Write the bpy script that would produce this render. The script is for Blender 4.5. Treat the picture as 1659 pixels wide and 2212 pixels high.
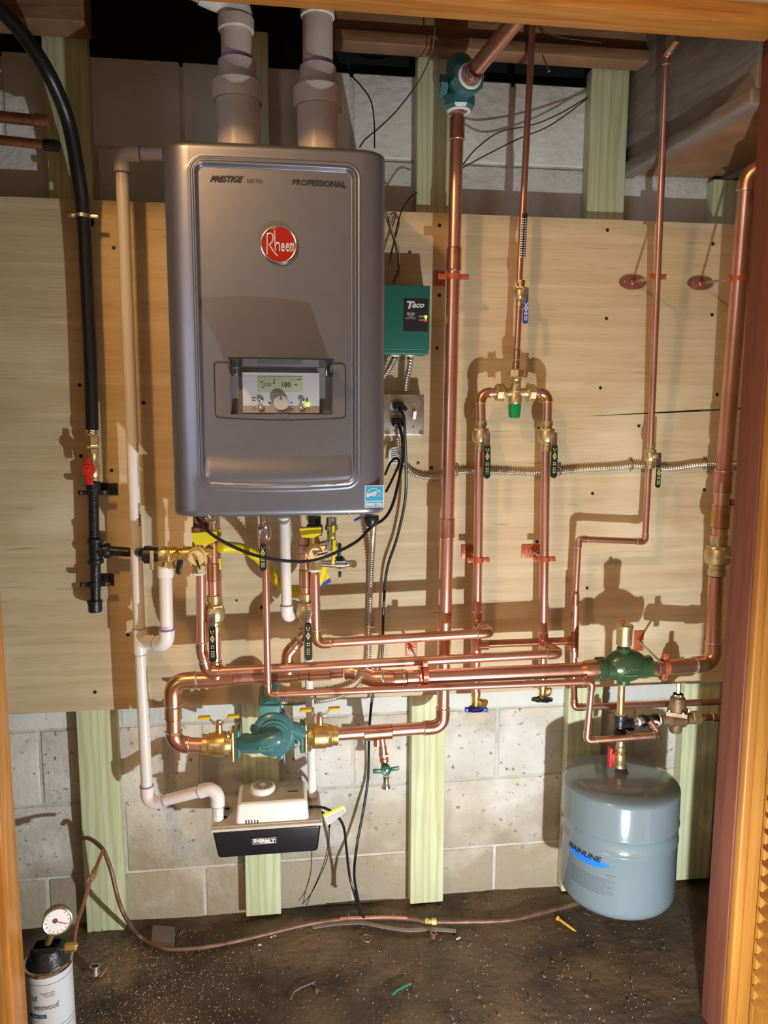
import bpy, bmesh, math, random
from mathutils import Vector, Matrix
random.seed(7)
for o in list(bpy.data.objects): bpy.data.objects.remove(o)
S = bpy.context.scene
V = Vector
# ------------------------------------------------------------------ camera
FPX = 1661.0; CD = 1.95; CH = 1.3436
yaw, pit, rho = math.radians(7.7), math.radians(7.6), .0037
cf = V((math.sin(yaw)*math.cos(pit), math.cos(yaw)*math.cos(pit), -math.sin(pit)))
r0 = V((math.cos(yaw), -math.sin(yaw), 0)); u0 = r0.cross(cf)
cr = r0*math.cos(rho)+u0*math.sin(rho); cu = -r0*math.sin(rho)+u0*math.cos(rho)
cam = bpy.data.cameras.new('camera'); camo = bpy.data.objects.new('camera', cam)
S.collection.objects.link(camo); S.camera = camo
m = Matrix.Identity(4)
for i in range(3):
    m[i][0] = cr[i]; m[i][1] = cu[i]; m[i][2] = -cf[i]
m[0][3], m[1][3], m[2][3] = 0, -CD, CH
camo.matrix_world = m
cam.sensor_fit = 'VERTICAL'; cam.sensor_height = 36.0; cam.lens = 36.0*FPX/2212; cam.clip_start = .02
# ------------------------------------------------------------------ world, lamps, exposure
W = bpy.data.worlds.new('world'); S.world = W; W.use_nodes = True
W.node_tree.nodes['Background'].inputs[0].default_value = (.9, .8, .7, 1)
W.node_tree.nodes['Background'].inputs[1].default_value = .012
S.view_settings.view_transform = 'Standard'; S.view_settings.look = 'None'
S.view_settings.exposure = 0.0; S.view_settings.gamma = 1.0; S.view_settings.use_curve_mapping = False
def lamp(name, kind, loc, energy, col, size):
    l = bpy.data.lights.new(name, kind); l.energy = energy; l.color = col
    o = bpy.data.objects.new(name, l); o.location = loc; S.collection.objects.link(o)
    if kind == 'AREA': l.shape = 'DISK'; l.size = size
    else: l.shadow_soft_size = size
    return o
lamp('work_light', 'POINT', (.56, -1.25, .24), 64, (.91, .98, 1.0), .012)
lamp('room_lamp', 'POINT', (-.70, -1.62, 2.50), 54, (1.0, .57, .21), .06)
o = lamp('room_window', 'AREA', (-1.9, -2.9, 1.45), 11, (.72, .84, 1.0), 1.1)
o.rotation_euler = (V((-.2, 0, 1.5))-o.location).to_track_quat('-Z', 'Y').to_euler()
# ------------------------------------------------------------------ pixel -> place (at a given distance from the block wall)
def P(px, py, off):
    d = cf + cr*((px-829.5)/FPX) + cu*(-(py-1106)/FPX)
    return V((d.x*(CD-off)/d.y, -off, CH+d.z*(CD-off)/d.y))
def PF(px, py, z=0.0):
    d = cf + cr*((px-829.5)/FPX) + cu*(-(py-1106)/FPX); t = (z-CH)/d.z
    return V((d.x*t, -CD+d.y*t, z))
# ------------------------------------------------------------------ materials
MATS = {}
def mat(name, col, rough=.5, metal=0., col2=None, scale=8., stretch=(1, 1, 1), bump=0., bscale=None, emit=0., coat=0., contrast=(.35, .65), detail=6, spec=.5, kind='noise', dist=0., rrange=0., world=False):
    if name in MATS: return MATS[name]
    mt = bpy.data.materials.new(name); mt.use_nodes = True; nt = mt.node_tree; N = nt.nodes; L = nt.links
    b = N['Principled BSDF']; b.inputs['Base Color'].default_value = (*col, 1)
    b.inputs['Roughness'].default_value = rough; b.inputs['Metallic'].default_value = metal
    b.inputs['Specular IOR Level'].default_value = spec
    if coat: b.inputs['Coat Weight'].default_value = coat; b.inputs['Coat Roughness'].default_value = .12
    if emit: b.inputs['Emission Color'].default_value = (*col, 1); b.inputs['Emission Strength'].default_value = emit
    tc = N.new('ShaderNodeTexCoord'); mp = N.new('ShaderNodeMapping'); mp.inputs['Scale'].default_value = stretch
    if world: L.new(N.new('ShaderNodeNewGeometry').outputs['Position'], mp.inputs[0])
    else: L.new(tc.outputs['Object'], mp.inputs[0])
    nz = N.new('ShaderNodeTexNoise'); nz.inputs['Scale'].default_value = scale; nz.inputs['Detail'].default_value = detail; nz.inputs['Distortion'].default_value = dist
    L.new(mp.outputs[0], nz.inputs[0])
    c2 = col2 or tuple(min(1, c*.88) for c in col)
    rp = N.new('ShaderNodeValToRGB'); rp.color_ramp.elements[0].position = contrast[0]; rp.color_ramp.elements[1].position = contrast[1]
    rp.color_ramp.elements[0].color = (*c2, 1); rp.color_ramp.elements[1].color = (*col, 1)
    L.new(nz.outputs[0], rp.inputs[0])
    if not emit: L.new(rp.outputs[0], b.inputs['Base Color'])
    if rrange:
        mr = N.new('ShaderNodeMapRange'); mr.inputs[3].default_value = rough+rrange; mr.inputs[4].default_value = rough
        L.new(nz.outputs[0], mr.inputs[0]); L.new(mr.outputs[0], b.inputs['Roughness'])
    if bump:
        n2 = N.new('ShaderNodeTexNoise'); n2.inputs['Scale'].default_value = bscale or scale*3; n2.inputs['Detail'].default_value = 5
        L.new(mp.outputs[0], n2.inputs[0])
        bp = N.new('ShaderNodeBump'); bp.inputs['Strength'].default_value = bump; bp.inputs['Distance'].default_value = .004
        L.new(n2.outputs[0], bp.inputs['Height']); L.new(bp.outputs[0], b.inputs['Normal'])
    MATS[name] = mt; return mt
def two_layer(mt, col3, scale, lo, hi, stretch=(1, 1, 1), detail=4, world=False, zfade=None, wave=0, amt=1.):
    """a second mottling laid over a material's colour"""
    nt = mt.node_tree; N = nt.nodes; L = nt.links; b = N['Principled BSDF']
    src = b.inputs['Base Color'].links[0].from_socket
    tc = N.new('ShaderNodeTexCoord'); mp = N.new('ShaderNodeMapping'); mp.inputs['Scale'].default_value = stretch; mp.inputs['Location'].default_value = (3, 5, 1)
    nz = N.new('ShaderNodeTexNoise'); nz.inputs['Scale'].default_value = scale; nz.inputs['Detail'].default_value = detail
    geo = N.new('ShaderNodeNewGeometry').outputs['Position'] if (world or zfade) else None
    L.new(geo if world else tc.outputs['Object'], mp.inputs[0]); L.new(mp.outputs[0], nz.inputs[0])
    mr = N.new('ShaderNodeMapRange'); mr.inputs[1].default_value = lo; mr.inputs[2].default_value = hi; mr.inputs[4].default_value = amt
    if wave:
        nz = N.new('ShaderNodeTexWave'); nz.bands_direction = 'X'; nz.inputs['Scale'].default_value = scale; nz.inputs['Distortion'].default_value = wave
        nz.inputs['Detail'].default_value = 2; nz.inputs['Detail Scale'].default_value = 1.2; L.new(mp.outputs[0], nz.inputs[0])
    if zfade:
        sp_ = N.new('ShaderNodeSeparateXYZ'); L.new(geo, sp_.inputs[0]); m2 = N.new('ShaderNodeMapRange'); m2.inputs[1].default_value = zfade[0]; m2.inputs[2].default_value = zfade[1]; m2.inputs[3].default_value = zfade[2]; m2.inputs[4].default_value = 0
        L.new(sp_.outputs[2], m2.inputs[0]); ad = N.new('ShaderNodeMath'); L.new(nz.outputs[0], ad.inputs[0]); L.new(m2.outputs[0], ad.inputs[1]); L.new(ad.outputs[0], mr.inputs[0])
    else: L.new(nz.outputs[1 if wave else 0], mr.inputs[0])
    mx = N.new('ShaderNodeMix'); mx.data_type = 'RGBA'
    L.new(mr.outputs[0], mx.inputs[0]); L.new(src, mx.inputs[6]); mx.inputs[7].default_value = (*col3, 1)
    L.new(mx.outputs[2], b.inputs['Base Color']); return mt
copper = mat('copper', (.83, .47, .37), .26, .94, (.62, .29, .20), 9, contrast=(.3, .6), rrange=.16, bump=.06, bscale=25)
two_layer(copper, (.26, .10, .055), 14, .60, .76, (1, 1, .5))
copper_dark = mat('copper_worn', (.60, .30, .20), .33, .9, (.34, .14, .08), 14, contrast=(.3, .65), rrange=.15)
copper_fit = mat('copper_fitting', (.78, .43, .31), .24, .94, (.52, .23, .13), 22, contrast=(.3, .62), rrange=.12)
two_layer(copper_fit, (.62, .36, .10), 11, .56, .7)
solder = mat('solder', (.80, .79, .78), .3, .9, (.55, .5, .47), 120)
brass = mat('brass', (.80, .58, .25), .28, .9, (.55, .36, .12), 30, rrange=.15, bump=.1, bscale=200)
brass_p = mat('pale_brass', (.72, .60, .36), .42, .85, (.50, .38, .17), 28, bump=.12, bscale=260)
bronze = mat('bronze_casting', (.34, .22, .13), .5, .6, (.20, .12, .07), 30, bump=.2, bscale=200)
chrome = mat('chrome', (.78, .76, .74), .2, 1., (.6, .57, .54), 40)
galv = mat('galvanised_steel', (.78, .75, .71), .34, .95, (.55, .51, .46), 30, bump=.05)
steel = mat('bare_steel', (.55, .53, .50), .32, .95)
black_iron = mat('black_iron', (.030, .030, .034), .33, .35, (.016, .016, .018), 60, bump=.25, bscale=220)
rubber = mat('black_rubber', (.012, .012, .015), .36, 0., (.008, .008, .010), 30, bump=.08, bscale=90)
black_pl = mat('black_plastic', (.014, .014, .020), .30, 0., (.010, .010, .014), 20)
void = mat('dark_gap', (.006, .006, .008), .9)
pvc = mat('white_pvc', (.82, .80, .80), .33, 0., (.76, .73, .71), 6)
pvc_vent_dim = mat('vent_pvc_dimmed', (.68, .60, .56), .36, 0., (.56, .49, .44), 14, contrast=(.3, .6))  # white vent plastic with the dim warm light above the boiler painted in
primer = mat('purple_primer', (.30, .16, .42), .4, 0., (.45, .35, .55), 60)
white_pl = mat('white_plastic', (.86, .85, .83), .35, 0., (.80, .79, .76), 5)
cream_pl = mat('dusty_lid_plastic', (.50, .45, .38), .6, 0., (.40, .35, .28), 18, contrast=(.3, .7))
paint_blk = mat('painted_block', (.76, .76, .73), .72, 0., (.68, .67, .63), 7, bump=1.0, bscale=42, world=True)
two_layer(paint_blk, (.40, .35, .28), 70, .68, .74, (1, 1, 1), 3, world=True, amt=.6)
conc = mat('lower_block', (.74, .72, .67), .85, 0., (.58, .54, .46), 6, bump=1.0, bscale=48, world=True)
two_layer(conc, (.22, .18, .13), 60, .62, .70, (1, 1, 1), 3, world=True)
two_layer(conc, (.36, .29, .20), 7, .50, .85, (1, 1, 1), 7, world=True, zfade=(0., .34, .50), amt=.9)
mortar = mat('mortar', (.66, .64, .59), .9, 0., (.50, .47, .40), 14, bump=1.0, bscale=70)
def wood(name, c1, c2, grain=(1, 1, 14), sc=5, rough=.6, c3=None, bump=.15, dist=1.2, contrast=(.35, .62)):
    mt = mat(name, c1, rough, 0., c2, sc, grain, bump=bump, bscale=sc*4, dist=dist, contrast=contrast)
    if c3: two_layer(mt, c3, 3, .56, .72, (1, 1, 2.5))
    return mt
ply = wood('plywood', (.69, .565, .37), (.585, .45, .27), (.7, 1, 15), 2.6, .62, dist=.8, contrast=(.38, .7))
two_layer(ply, (.52, .38, .21), 3.4, .52, .74, (1, 1, 3.2), 5, amt=.65)
two_layer(ply, (.40, .27, .13), 3.0, .63, .70, (2.6, 1, 60), 3, amt=.7)
two_layer(ply, (.86, .77, .58), 2.2, .56, .7, (1, 1, 1.6), 3, amt=.5)
ply_l = wood('plywood_grey', (.60, .52, .355), (.43, .35, .21), (1.2, 1, 6), 3.2, .65, (.68, .61, .46), dist=3.0)
ply_edge = mat('plywood_edge', (.30, .2, .1), .8)
stud_m = wood('treated_stud', (.68, .72, .47), (.60, .62, .36), (16, 3, .8), 4.5, .6, None, dist=.8, contrast=(.38, .58))
two_layer(stud_m, (.42, .38, .15), 15, .55, .98, (1, .3, .10), 3, wave=9, amt=.38)
two_layer(stud_m, (.45, .40, .16), 3.2, .62, .72, (5, 1, .8), amt=.6)
joist_m = wood('old_joist', (.30, .165, .085), (.19, .095, .05), (1, 1, 10), 5, .55)
gbeam_m = wood('grey_box_beam', (.245, .215, .195), (.17, .14, .12), (1, 1.2, 6), 3, .5, (.12, .09, .075), dist=2)
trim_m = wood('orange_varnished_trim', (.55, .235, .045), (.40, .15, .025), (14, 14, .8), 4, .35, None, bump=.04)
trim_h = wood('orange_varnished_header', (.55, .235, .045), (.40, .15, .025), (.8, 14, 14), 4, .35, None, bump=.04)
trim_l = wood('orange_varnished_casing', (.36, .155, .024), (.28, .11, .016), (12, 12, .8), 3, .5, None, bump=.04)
red_jamb_dim = wood('red_brown_jamb_dimmed', (.165, .048, .026), (.12, .035, .018), (10, 10, .7), 4, .62, None, bump=.03)  # right jamb: its weak grazing light is put into this darker colour
floor_m = mat('dirt_floor', (.13, .082, .046), .36, 0., (.036, .024, .015), 5, bump=.9, bscale=55, contrast=(.36, .66), dist=.6, rrange=.35)
two_layer(floor_m, (.22, .155, .10), 2.6, .56, .72)
room_w = mat('room_wall', (.55, .47, .38), .9)
room_f = mat('room_floor', (.28, .2, .13), .7)
grey_case = mat('boiler_grey', (.24, .255, .315), .38, .75, (.23, .245, .305), 40, coat=.12)
grey_pl = mat('bezel_grey', (.20, .195, .21), .42, .5)
dark_clear = mat('smoke_cover', (.03, .03, .035), .12, 0.)
panel_m = mat('control_panel_face', (.60, .60, .66), .38, .1)
recess_m = mat('control_recess', (.23, .22, .23), .42, .1)
lcd_m = mat('display_glass', (.40, .45, .31), .2)
ink = mat('black_print', (.02, .02, .022), .5)
ink_g = mat('grey_print', (.09, .09, .095), .5)
ink_w = mat('white_print', (.85, .85, .85), .5)
ink_y = mat('gold_print', (.75, .62, .25), .5)
ink_r = mat('red_print', (.55, .05, .06), .5)
red_em = mat('emblem_red', (.62, .035, .012), .16, .35, (.50, .02, .01), 5, coat=.5)
sky_b = mat('sticker_blue', (.03, .38, .68), .4)
teal = mat('teal_enamel', (.055, .185, .195), .30, 0., (.045, .155, .165), 30, bump=.1, bscale=90, coat=.2)
teal_b = mat('relay_box_green', (.018, .155, .120), .40, 0., (.016, .145, .112), 10)
grn_scoop = mat('scoop_green', (.040, .085, .040), .25, 0., (.032, .070, .033), 30, bump=.25, bscale=120, coat=.3)
tank_m = mat('tank_grey_blue', (.155, .205, .235), .17, 0., (.148, .197, .226), 8, coat=.3)
yellow = mat('yellow_vinyl', (.86, .70, .01), .4, 0., (.78, .60, .01), 20)
yel_dim = mat('mustard_lever', (.70, .50, .02), .4)
blue_l = mat('blue_vinyl', (.012, .055, .50), .4)
grn_l = mat('dark_green_vinyl', (.004, .026, .017), .35)
grn_k = mat('green_cap_plastic', (.0, .26, .075), .35)
blk_l = mat('black_vinyl', (.010, .016, .016), .3)
red_l = mat('red_handle', (.62, .02, .015), .4)
red_clip = mat('copper_red_epoxy', (.52, .13, .055), .35, .15, (.44, .095, .04), 20)
tape = mat('thread_tape', (.85, .84, .82), .6)
led_g = mat('led_green', (.30, 1., .02), .3, emit=6.); led_y = mat('led_amber', (1., .55, .05), .3, emit=4.); led_r = mat('led_red', (1., .02, .02), .3, emit=3.)
paper = mat('paper_tag', (.85, .83, .76), .7)
maroon = mat('maroon_cap', (.16, .02, .02), .4)
spec_m = mat('pale_grit', (.50, .44, .34), .8)
# ------------------------------------------------------------------ mesh helpers
def frame(d):
    d = V(d).normalized(); a = V((0, 0, 1)) if abs(d.z) < .9 else V((1, 0, 0))
    x = d.cross(a).normalized(); return x, d.cross(x).normalized(), d
def obj(name, vs, fs, mt, parent=None, smooth=True, ang=.6):
    base = parent_loc(parent)
    me = bpy.data.meshes.new(name); me.from_pydata([tuple(V(v)-base) for v in vs], [], fs)
    me.materials.append(mt)
    me.validate(); me.update()
    bm = bmesh.new(); bm.from_mesh(me); bmesh.ops.recalc_face_normals(bm, faces=bm.faces); bm.to_mesh(me); bm.free()
    if smooth:
        me.polygons.foreach_set('use_smooth', [True]*len(me.polygons)); me.set_sharp_from_angle(angle=ang)
    o = bpy.data.objects.new(name, me); S.collection.objects.link(o)
    if parent: o.parent = parent
    return o
WL = {}
def parent_loc(p):
    b = V((0, 0, 0))
    while p: b = b+V(p.location); p = p.parent
    return b
def thing(name, label, cat, loc, group=None):
    o = bpy.data.objects.new(name, None); o.empty_display_size = .02; S.collection.objects.link(o); o.location = loc
    o['label'] = label; o['category'] = cat
    if group: o['group'] = group
    return o
def tag(o, label, cat, group=None):
    o['label'] = label; o['category'] = cat
    if group: o['group'] = group
    return o
class MB:
    def __init__(s): s.v = []; s.f = []
    def add(s, vs, fs):
        n = len(s.v); s.v += [V(v) for v in vs]; s.f += [tuple(i+n for i in f) for f in fs]; return s
    def box(s, x0, x1, y0, y1, z0, z1, b=0.):
        if b > 0:
            bm = bmesh.new(); bmesh.ops.create_cube(bm, size=1)
            for v in bm.verts: v.co = V(((x0+x1)/2+v.co.x*(x1-x0), (y0+y1)/2+v.co.y*(y1-y0), (z0+z1)/2+v.co.z*(z1-z0)))
            bmesh.ops.bevel(bm, geom=bm.edges[:], offset=b, segments=3, profile=.5, affect='EDGES')
            bm.verts.index_update(); s.add([v.co.copy() for v in bm.verts], [[v.index for v in f.verts] for f in bm.faces]); bm.free(); return s
        vs = [(x, y, z) for x in (x0, x1) for y in (y0, y1) for z in (z0, z1)]
        return s.add(vs, [(0, 1, 3, 2), (4, 6, 7, 5), (0, 4, 5, 1), (2, 3, 7, 6), (0, 2, 6, 4), (1, 5, 7, 3)])
    def obox(s, c, ax, ay, az, b=0.):
        """box about c with half-axis vectors"""
        t = MB().box(-1, 1, -1, 1, -1, 1) if not b else None
        if b:
            la, lb, lc = V(ax).length, V(ay).length, V(az).length
            t = MB().box(-la, la, -lb, lb, -lc, lc, b); ax, ay, az = V(ax)/la, V(ay)/lb, V(az)/lc
        return s.add([V(c)+V(ax)*v.x+V(ay)*v.y+V(az)*v.z for v in t.v], t.f)
    def lathe(s, o, d, prof, n=24, capped=True, rot=0.):
        x, y, d = frame(d); o = V(o); vs = []; fs = []
        for t, r in prof:
            for k in range(n):
                a = 2*math.pi*k/n+rot; vs.append(o+d*t+(x*math.cos(a)+y*math.sin(a))*r)
        for i in range(len(prof)-1):
            for k in range(n):
                j = (k+1) % n; fs.append((i*n+k, i*n+j, (i+1)*n+j, (i+1)*n+k))
        if capped: fs.append(tuple(range(n))); fs.append(tuple(range((len(prof)-1)*n, len(prof)*n)))
        return s.add(vs, fs)
    def cyl(s, a, b, r, r2=None, n=20, rot=0.):
        a = V(a); b = V(b); return s.lathe(a, b-a, [(0, r), ((b-a).length, r if r2 is None else r2)], n, True, rot)
    def rod(s, a, b, r, n=20, bev=None):
        a = V(a); b = V(b); l = (b-a).length; e = bev or r*.15
        return s.lathe(a, b-a, [(0, r-e), (e, r), (l-e, r), (l, r-e)], n)
    def tube(s, pts, r, n=14, capped=True):
        pts = [V(p) for p in pts]; N = len(pts); rr = r if isinstance(r, list) else [r]*N
        T = []
        for i in range(N):
            a = pts[max(0, i-1)]; b = pts[min(N-1, i+1)]; T.append((b-a).normalized())
        x, y, _ = frame(T[0]); vs = []; fs = []
        for i in range(N):
            x = (x-T[i]*x.dot(T[i])).normalized(); y = T[i].cross(x)
            for k in range(n):
                a = 2*math.pi*k/n; vs.append(pts[i]+(x*math.cos(a)+y*math.sin(a))*rr[i])
        for i in range(N-1):
            for k in range(n):
                j = (k+1) % n; fs.append((i*n+k, i*n+j, (i+1)*n+j, (i+1)*n+k))
        if capped: fs.append(tuple(range(n))); fs.append(tuple(range((N-1)*n, N*n)))
        return s.add(vs, fs)
    def ring(s, o, d, R, r, n=24, m_=8):
        x, y, d = frame(d); o = V(o); vs = []; fs = []
        for i in range(n):
            a = 2*math.pi*i/n; e = x*math.cos(a)+y*math.sin(a)
            for k in range(m_):
                b = 2*math.pi*k/m_; vs.append(o+e*(R+r*math.cos(b))+d*(r*math.sin(b)))
        for i in range(n):
            for k in range(m_):
                i2 = (i+1) % n; k2 = (k+1) % m_; fs.append((i*m_+k, i2*m_+k, i2*m_+k2, i*m_+k2))
        return s.add(vs, fs)
    def ball(s, o, r, sc=(1, 1, 1), n=16):
        vs = []; fs = []
        for i in range(n//2+1):
            for k in range(n):
                t = math.pi*i/(n//2); a = 2*math.pi*k/n
                vs.append(V(o)+V((r*math.sin(t)*math.cos(a)*sc[0], r*math.sin(t)*math.sin(a)*sc[1], r*math.cos(t)*sc[2])))
        for i in range(n//2):
            for k in range(n): j = (k+1) % n; fs.append((i*n+k, i*n+j, (i+1)*n+j, (i+1)*n+k))
        return s.add(vs, fs)
    def prism(s, outline, d):
        """outline: 3-D ring of points; d: extrusion vector"""
        n = len(outline); vs = [V(p) for p in outline]+[V(p)+V(d) for p in outline]
        fs = [tuple(range(n)), tuple(range(n, 2*n))]+[(i, (i+1) % n, (i+1) % n+n, i+n) for i in range(n)]
        return s.add(vs, fs)
    def build(s, name, mt, parent=None, smooth=True, ang=.6): return obj(name, s.v, s.f, mt, parent, smooth, ang)
def catmull(pts, k=10):
    pts = [V(p) for p in pts]; q = [pts[0]*2-pts[1]]+pts+[pts[-1]*2-pts[-2]]; out = []
    for i in range(1, len(q)-2):
        for j in range(k):
            t = j/k; a, b, c, d = q[i-1], q[i], q[i+1], q[i+2]
            out.append(.5*((2*b)+(c-a)*t+(2*a-5*b+4*c-d)*t*t+(3*b-a-3*c+d)*t**3))
    out.append(q[-2]); return out
def rect_px(px0, py0, px1, py1, off):
    a = P(px0, (py0+py1)/2, off); b = P(px1, (py0+py1)/2, off); t = P((px0+px1)/2, py0, off); u = P((px0+px1)/2, py1, off)
    return a.x, b.x, u.z, t.z
# ---- pipe runs
def arc(c, a, b, R, k=8):
    """rounded corner at c between unit directions a (in) and b (out)"""
    ang = a.angle(b)
    if ang < .02: return [c]
    t = R*math.tan(ang/2); p0 = c-a*t; n = (b-a*a.dot(b)).normalized(); ctr = p0+n*R
    out = []
    for i in range(k+1):
        th = ang*i/k; out.append(ctr-n*R*math.cos(th)+a*R*math.sin(th))
    return out
def run(name, label, cat, pts, r, mt=None, fit=None, ring_m=None, Rb=1.6, couplings=(), lab_n=None, group=None, sock=1.15, caps=True, parent=None, seam=True):
    mt = mt or copper; fit = fit or copper_fit; ring_m = ring_m or solder
    pts = [p if isinstance(p, Vector) else P(*p) for p in pts]
    t = parent or thing(name, label, cat, pts[-1] if pts[-1].z < pts[0].z else pts[0], group)
    n = len(pts)
    for i in range(n-1):
        a, b = pts[i], pts[i+1]; d = (b-a).normalized(); L = (b-a).length
        e = r*Rb*.8
        s0 = a+d*(e if i > 0 else 0); s1 = b-d*(e if i < n-2 else 0)
        if (s1-s0).length > .003 and (s1-s0).dot(d) > 0: MB().rod(s0, s1, r, 22, .0004).build('pipe', mt, t)
    for i in range(1, n-1):
        c = pts[i]; a = (c-pts[i-1]).normalized(); b = (pts[i+1]-c).normalized()
        ang = a.angle(b)
        if ang < .06: continue
        R = r*Rb; tt = R*math.tan(ang/2); ex = r*1.5
        ex = min(ex, max(.002, (c-pts[i-1]).length*.48-tt), max(.002, (pts[i+1]-c).length*.48-tt))
        A = arc(c, a, b, R, 10)
        path = [A[0]-a*ex, A[0]-a*(ex*.45)]+A+[A[-1]+b*(ex*.45), A[-1]+b*ex]
        rad = [r*sock, r*sock]+[r*(sock-.03)]*len(A)+[r*sock, r*sock]
        e = MB().tube(path, rad, 22).build('elbow', fit, t, ang=1.0)
        if seam:
            MB().lathe(A[0]-a*(ex+.0012), a, [(0, r*1.02), (.0012, r*(sock+.04)), (.0030, r*(sock+.02))], 22, False).build('joint_ring', ring_m, e)
            MB().lathe(A[-1]+b*(ex+.0012), -b, [(0, r*1.02), (.0012, r*(sock+.04)), (.0030, r*(sock+.02))], 22, False).build('joint_ring', ring_m, e)
    for seg, f, ln in couplings:
        a, b = pts[seg], pts[seg+1]; d = (b-a).normalized(); c = a+(b-a)*f
        cp = MB().rod(c-d*ln/2, c+d*ln/2, r*sock, 22, .001).build('coupling', fit, t)
        if seam:
            for s_ in (-1, 1): MB().lathe(c+d*s_*(ln/2+.0014), -d*s_, [(0, r*1.02), (.0014, r*1.19)], 22, False).build('joint_ring', ring_m, cp)
    return t
def tee(parent, c, d, br, r, ln, lb, mt=None, rb=None, name='tee'):
    """d: run direction, br: branch direction"""
    d = V(d).normalized(); br = V(br).normalized(); rb = rb or r
    mb = MB().rod(c-d*ln/2, c+d*ln/2, r*1.16, 22, .001)
    e = mb.build(name, mt or copper_fit, parent)
    mb = MB().lathe(c, br, [(r*.3, rb*1.25), (r*1.5, rb*1.14), (lb, rb*1.14), (lb, rb*.9)], 22); mb.build('branch', mt or copper_fit, e)
    for s_ in (-1, 1): MB().lathe(c+d*s_*(ln/2+.0014), -d*s_, [(0, r*1.02), (.0014, r*1.2)], 22, False).build('joint_ring', primer if mt is pvc else solder, e)
    return e
# ---- flat print: text as mesh mapped onto a surface
FONT = {}
def text_uv(s, bold=0., shear=0.):
    k = (s, bold, shear)
    if k in FONT: return FONT[k]
    c = bpy.data.curves.new('t', 'FONT'); c.body = s; c.offset = bold; c.shear = shear; c.resolution_u = 3; c.fill_mode = 'FRONT'
    o = bpy.data.objects.new('t', c); S.collection.objects.link(o)
    dg = bpy.context.evaluated_depsgraph_get(); me = bpy.data.meshes.new_from_object(o.evaluated_get(dg))
    vs = [(v.co.x, v.co.y) for v in me.vertices]; fs = [tuple(p.vertices) for p in me.polygons]
    bpy.data.objects.remove(o); bpy.data.meshes.remove(me)
    x0 = min(v[0] for v in vs); x1 = max(v[0] for v in vs); y0 = min(v[1] for v in vs); y1 = max(v[1] for v in vs)
    FONT[k] = ([((x-x0)/(x1-x0), (y-y0)/(y1-y0)) for x, y in vs], fs); return FONT[k]
def text_map(name, s, fn, mt, parent, bold=0., shear=0.):
    vs, fs = text_uv(s, bold, shear)
    return obj(name, [fn(u, v) for u, v in vs], fs, mt, parent, False)
def quad_px(tl, tr, br, bl, off):
    def fn(u, v):
        x = (bl[0]*(1-u)+br[0]*u)*(1-v)+(tl[0]*(1-u)+tr[0]*u)*v
        y = (bl[1]*(1-u)+br[1]*u)*(1-v)+(tl[1]*(1-u)+tr[1]*u)*v
        return P(x, y, off)
    return fn
def quad3(o, ex, ez): return lambda u, v: V(o)+V(ex)*u+V(ez)*v
def cyl_map(c, d, r, a0, a1, t0, t1, up=None, swap=False):
    """wrap print round a cylinder: u->angle (or along if swap), v->along; angle 0 faces the room (-y), + to the right (+x)"""
    d = V(d).normalized()
    f = V((0, -1, 0)); f = (f-d*f.dot(d)).normalized(); s = V((1, 0, 0)); s = (s-d*s.dot(d)-f*s.dot(f)).normalized()
    def fn(u, v):
        if swap: t = t0+(t1-t0)*u; a = a0+(a1-a0)*v
        else: t = t0+(t1-t0)*v; a = a0+(a1-a0)*u
        return V(c)+d*t+(f*math.cos(a)+s*math.sin(a))*r
    return fn
def grid_uv(nu, nv):
    vs = [(i/nu, j/nv) for j in range(nv+1) for i in range(nu+1)]
    fs = [(j*(nu+1)+i, j*(nu+1)+i+1, (j+1)*(nu+1)+i+1, (j+1)*(nu+1)+i) for j in range(nv) for i in range(nu)]
    return vs, fs
def patch(name, fn, mt, parent, nu=1, nv=1):
    vs, fs = grid_uv(nu, nv); return obj(name, [fn(u, v) for u, v in vs], fs, mt, parent, False)
def struct(o): o['kind'] = 'structure'; return o
# ================================================================== THE ROOM
XL, XR = -1.05, 1.50            # closet side walls
JL, JR, HZ = -.508, .917, 2.035  # door opening
OB, OF = .50, .572              # frame back and front, from the block wall
wb = bpy.data.objects.new('wall_back', None); S.collection.objects.link(wb); struct(wb)
MB().box(XL, XR, .0025, .12, -.08, 2.13).build('mortar_bed', mortar, wb, False)
pitch, z0c = .2013, .134
BLK = {}
def block(x0, x1, za, zb, m_):
    rnd = random.uniform(0, .001)
    key = (round(x1-x0, 3), round(zb-za, 3), m_.name)
    o = None
    if key in BLK:
        o = BLK[key].copy(); S.collection.objects.link(o); o.location = (x0, -rnd, za)
    else:
        o = MB().box(0, x1-x0, 0, .05, 0, zb-za, .004).build('block', m_, None, True, .9)
        o.location = (x0, -rnd, za); BLK[key] = o
    o.parent = wb; return o
for k in range(-1, 10):
    za = z0c+pitch*k+.003; zb = z0c+pitch*(k+1)-.003
    if k == 9: zb = 2.140
    if k == -1: za = -.06
    base = .182 if k % 2 else .182-.199
    j0 = -5
    for j in range(-4, 5):
        x0 = base+.398*j+.004; x1 = base+.398*(j+1)-.004
        x0 = max(x0, XL); x1 = min(x1, XR)
        if x1-x0 < .03: continue
        block(x0, x1, za, zb, paint_blk if k >= 5 else (conc if k < 2 else paint_blk))
struct(MB().box(XL, XR, 0.02, .14, 2.13, 2.6).build('gap_shade', void, None, False))       # near-black box that paints in the shade of the gap above the blocks
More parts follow.
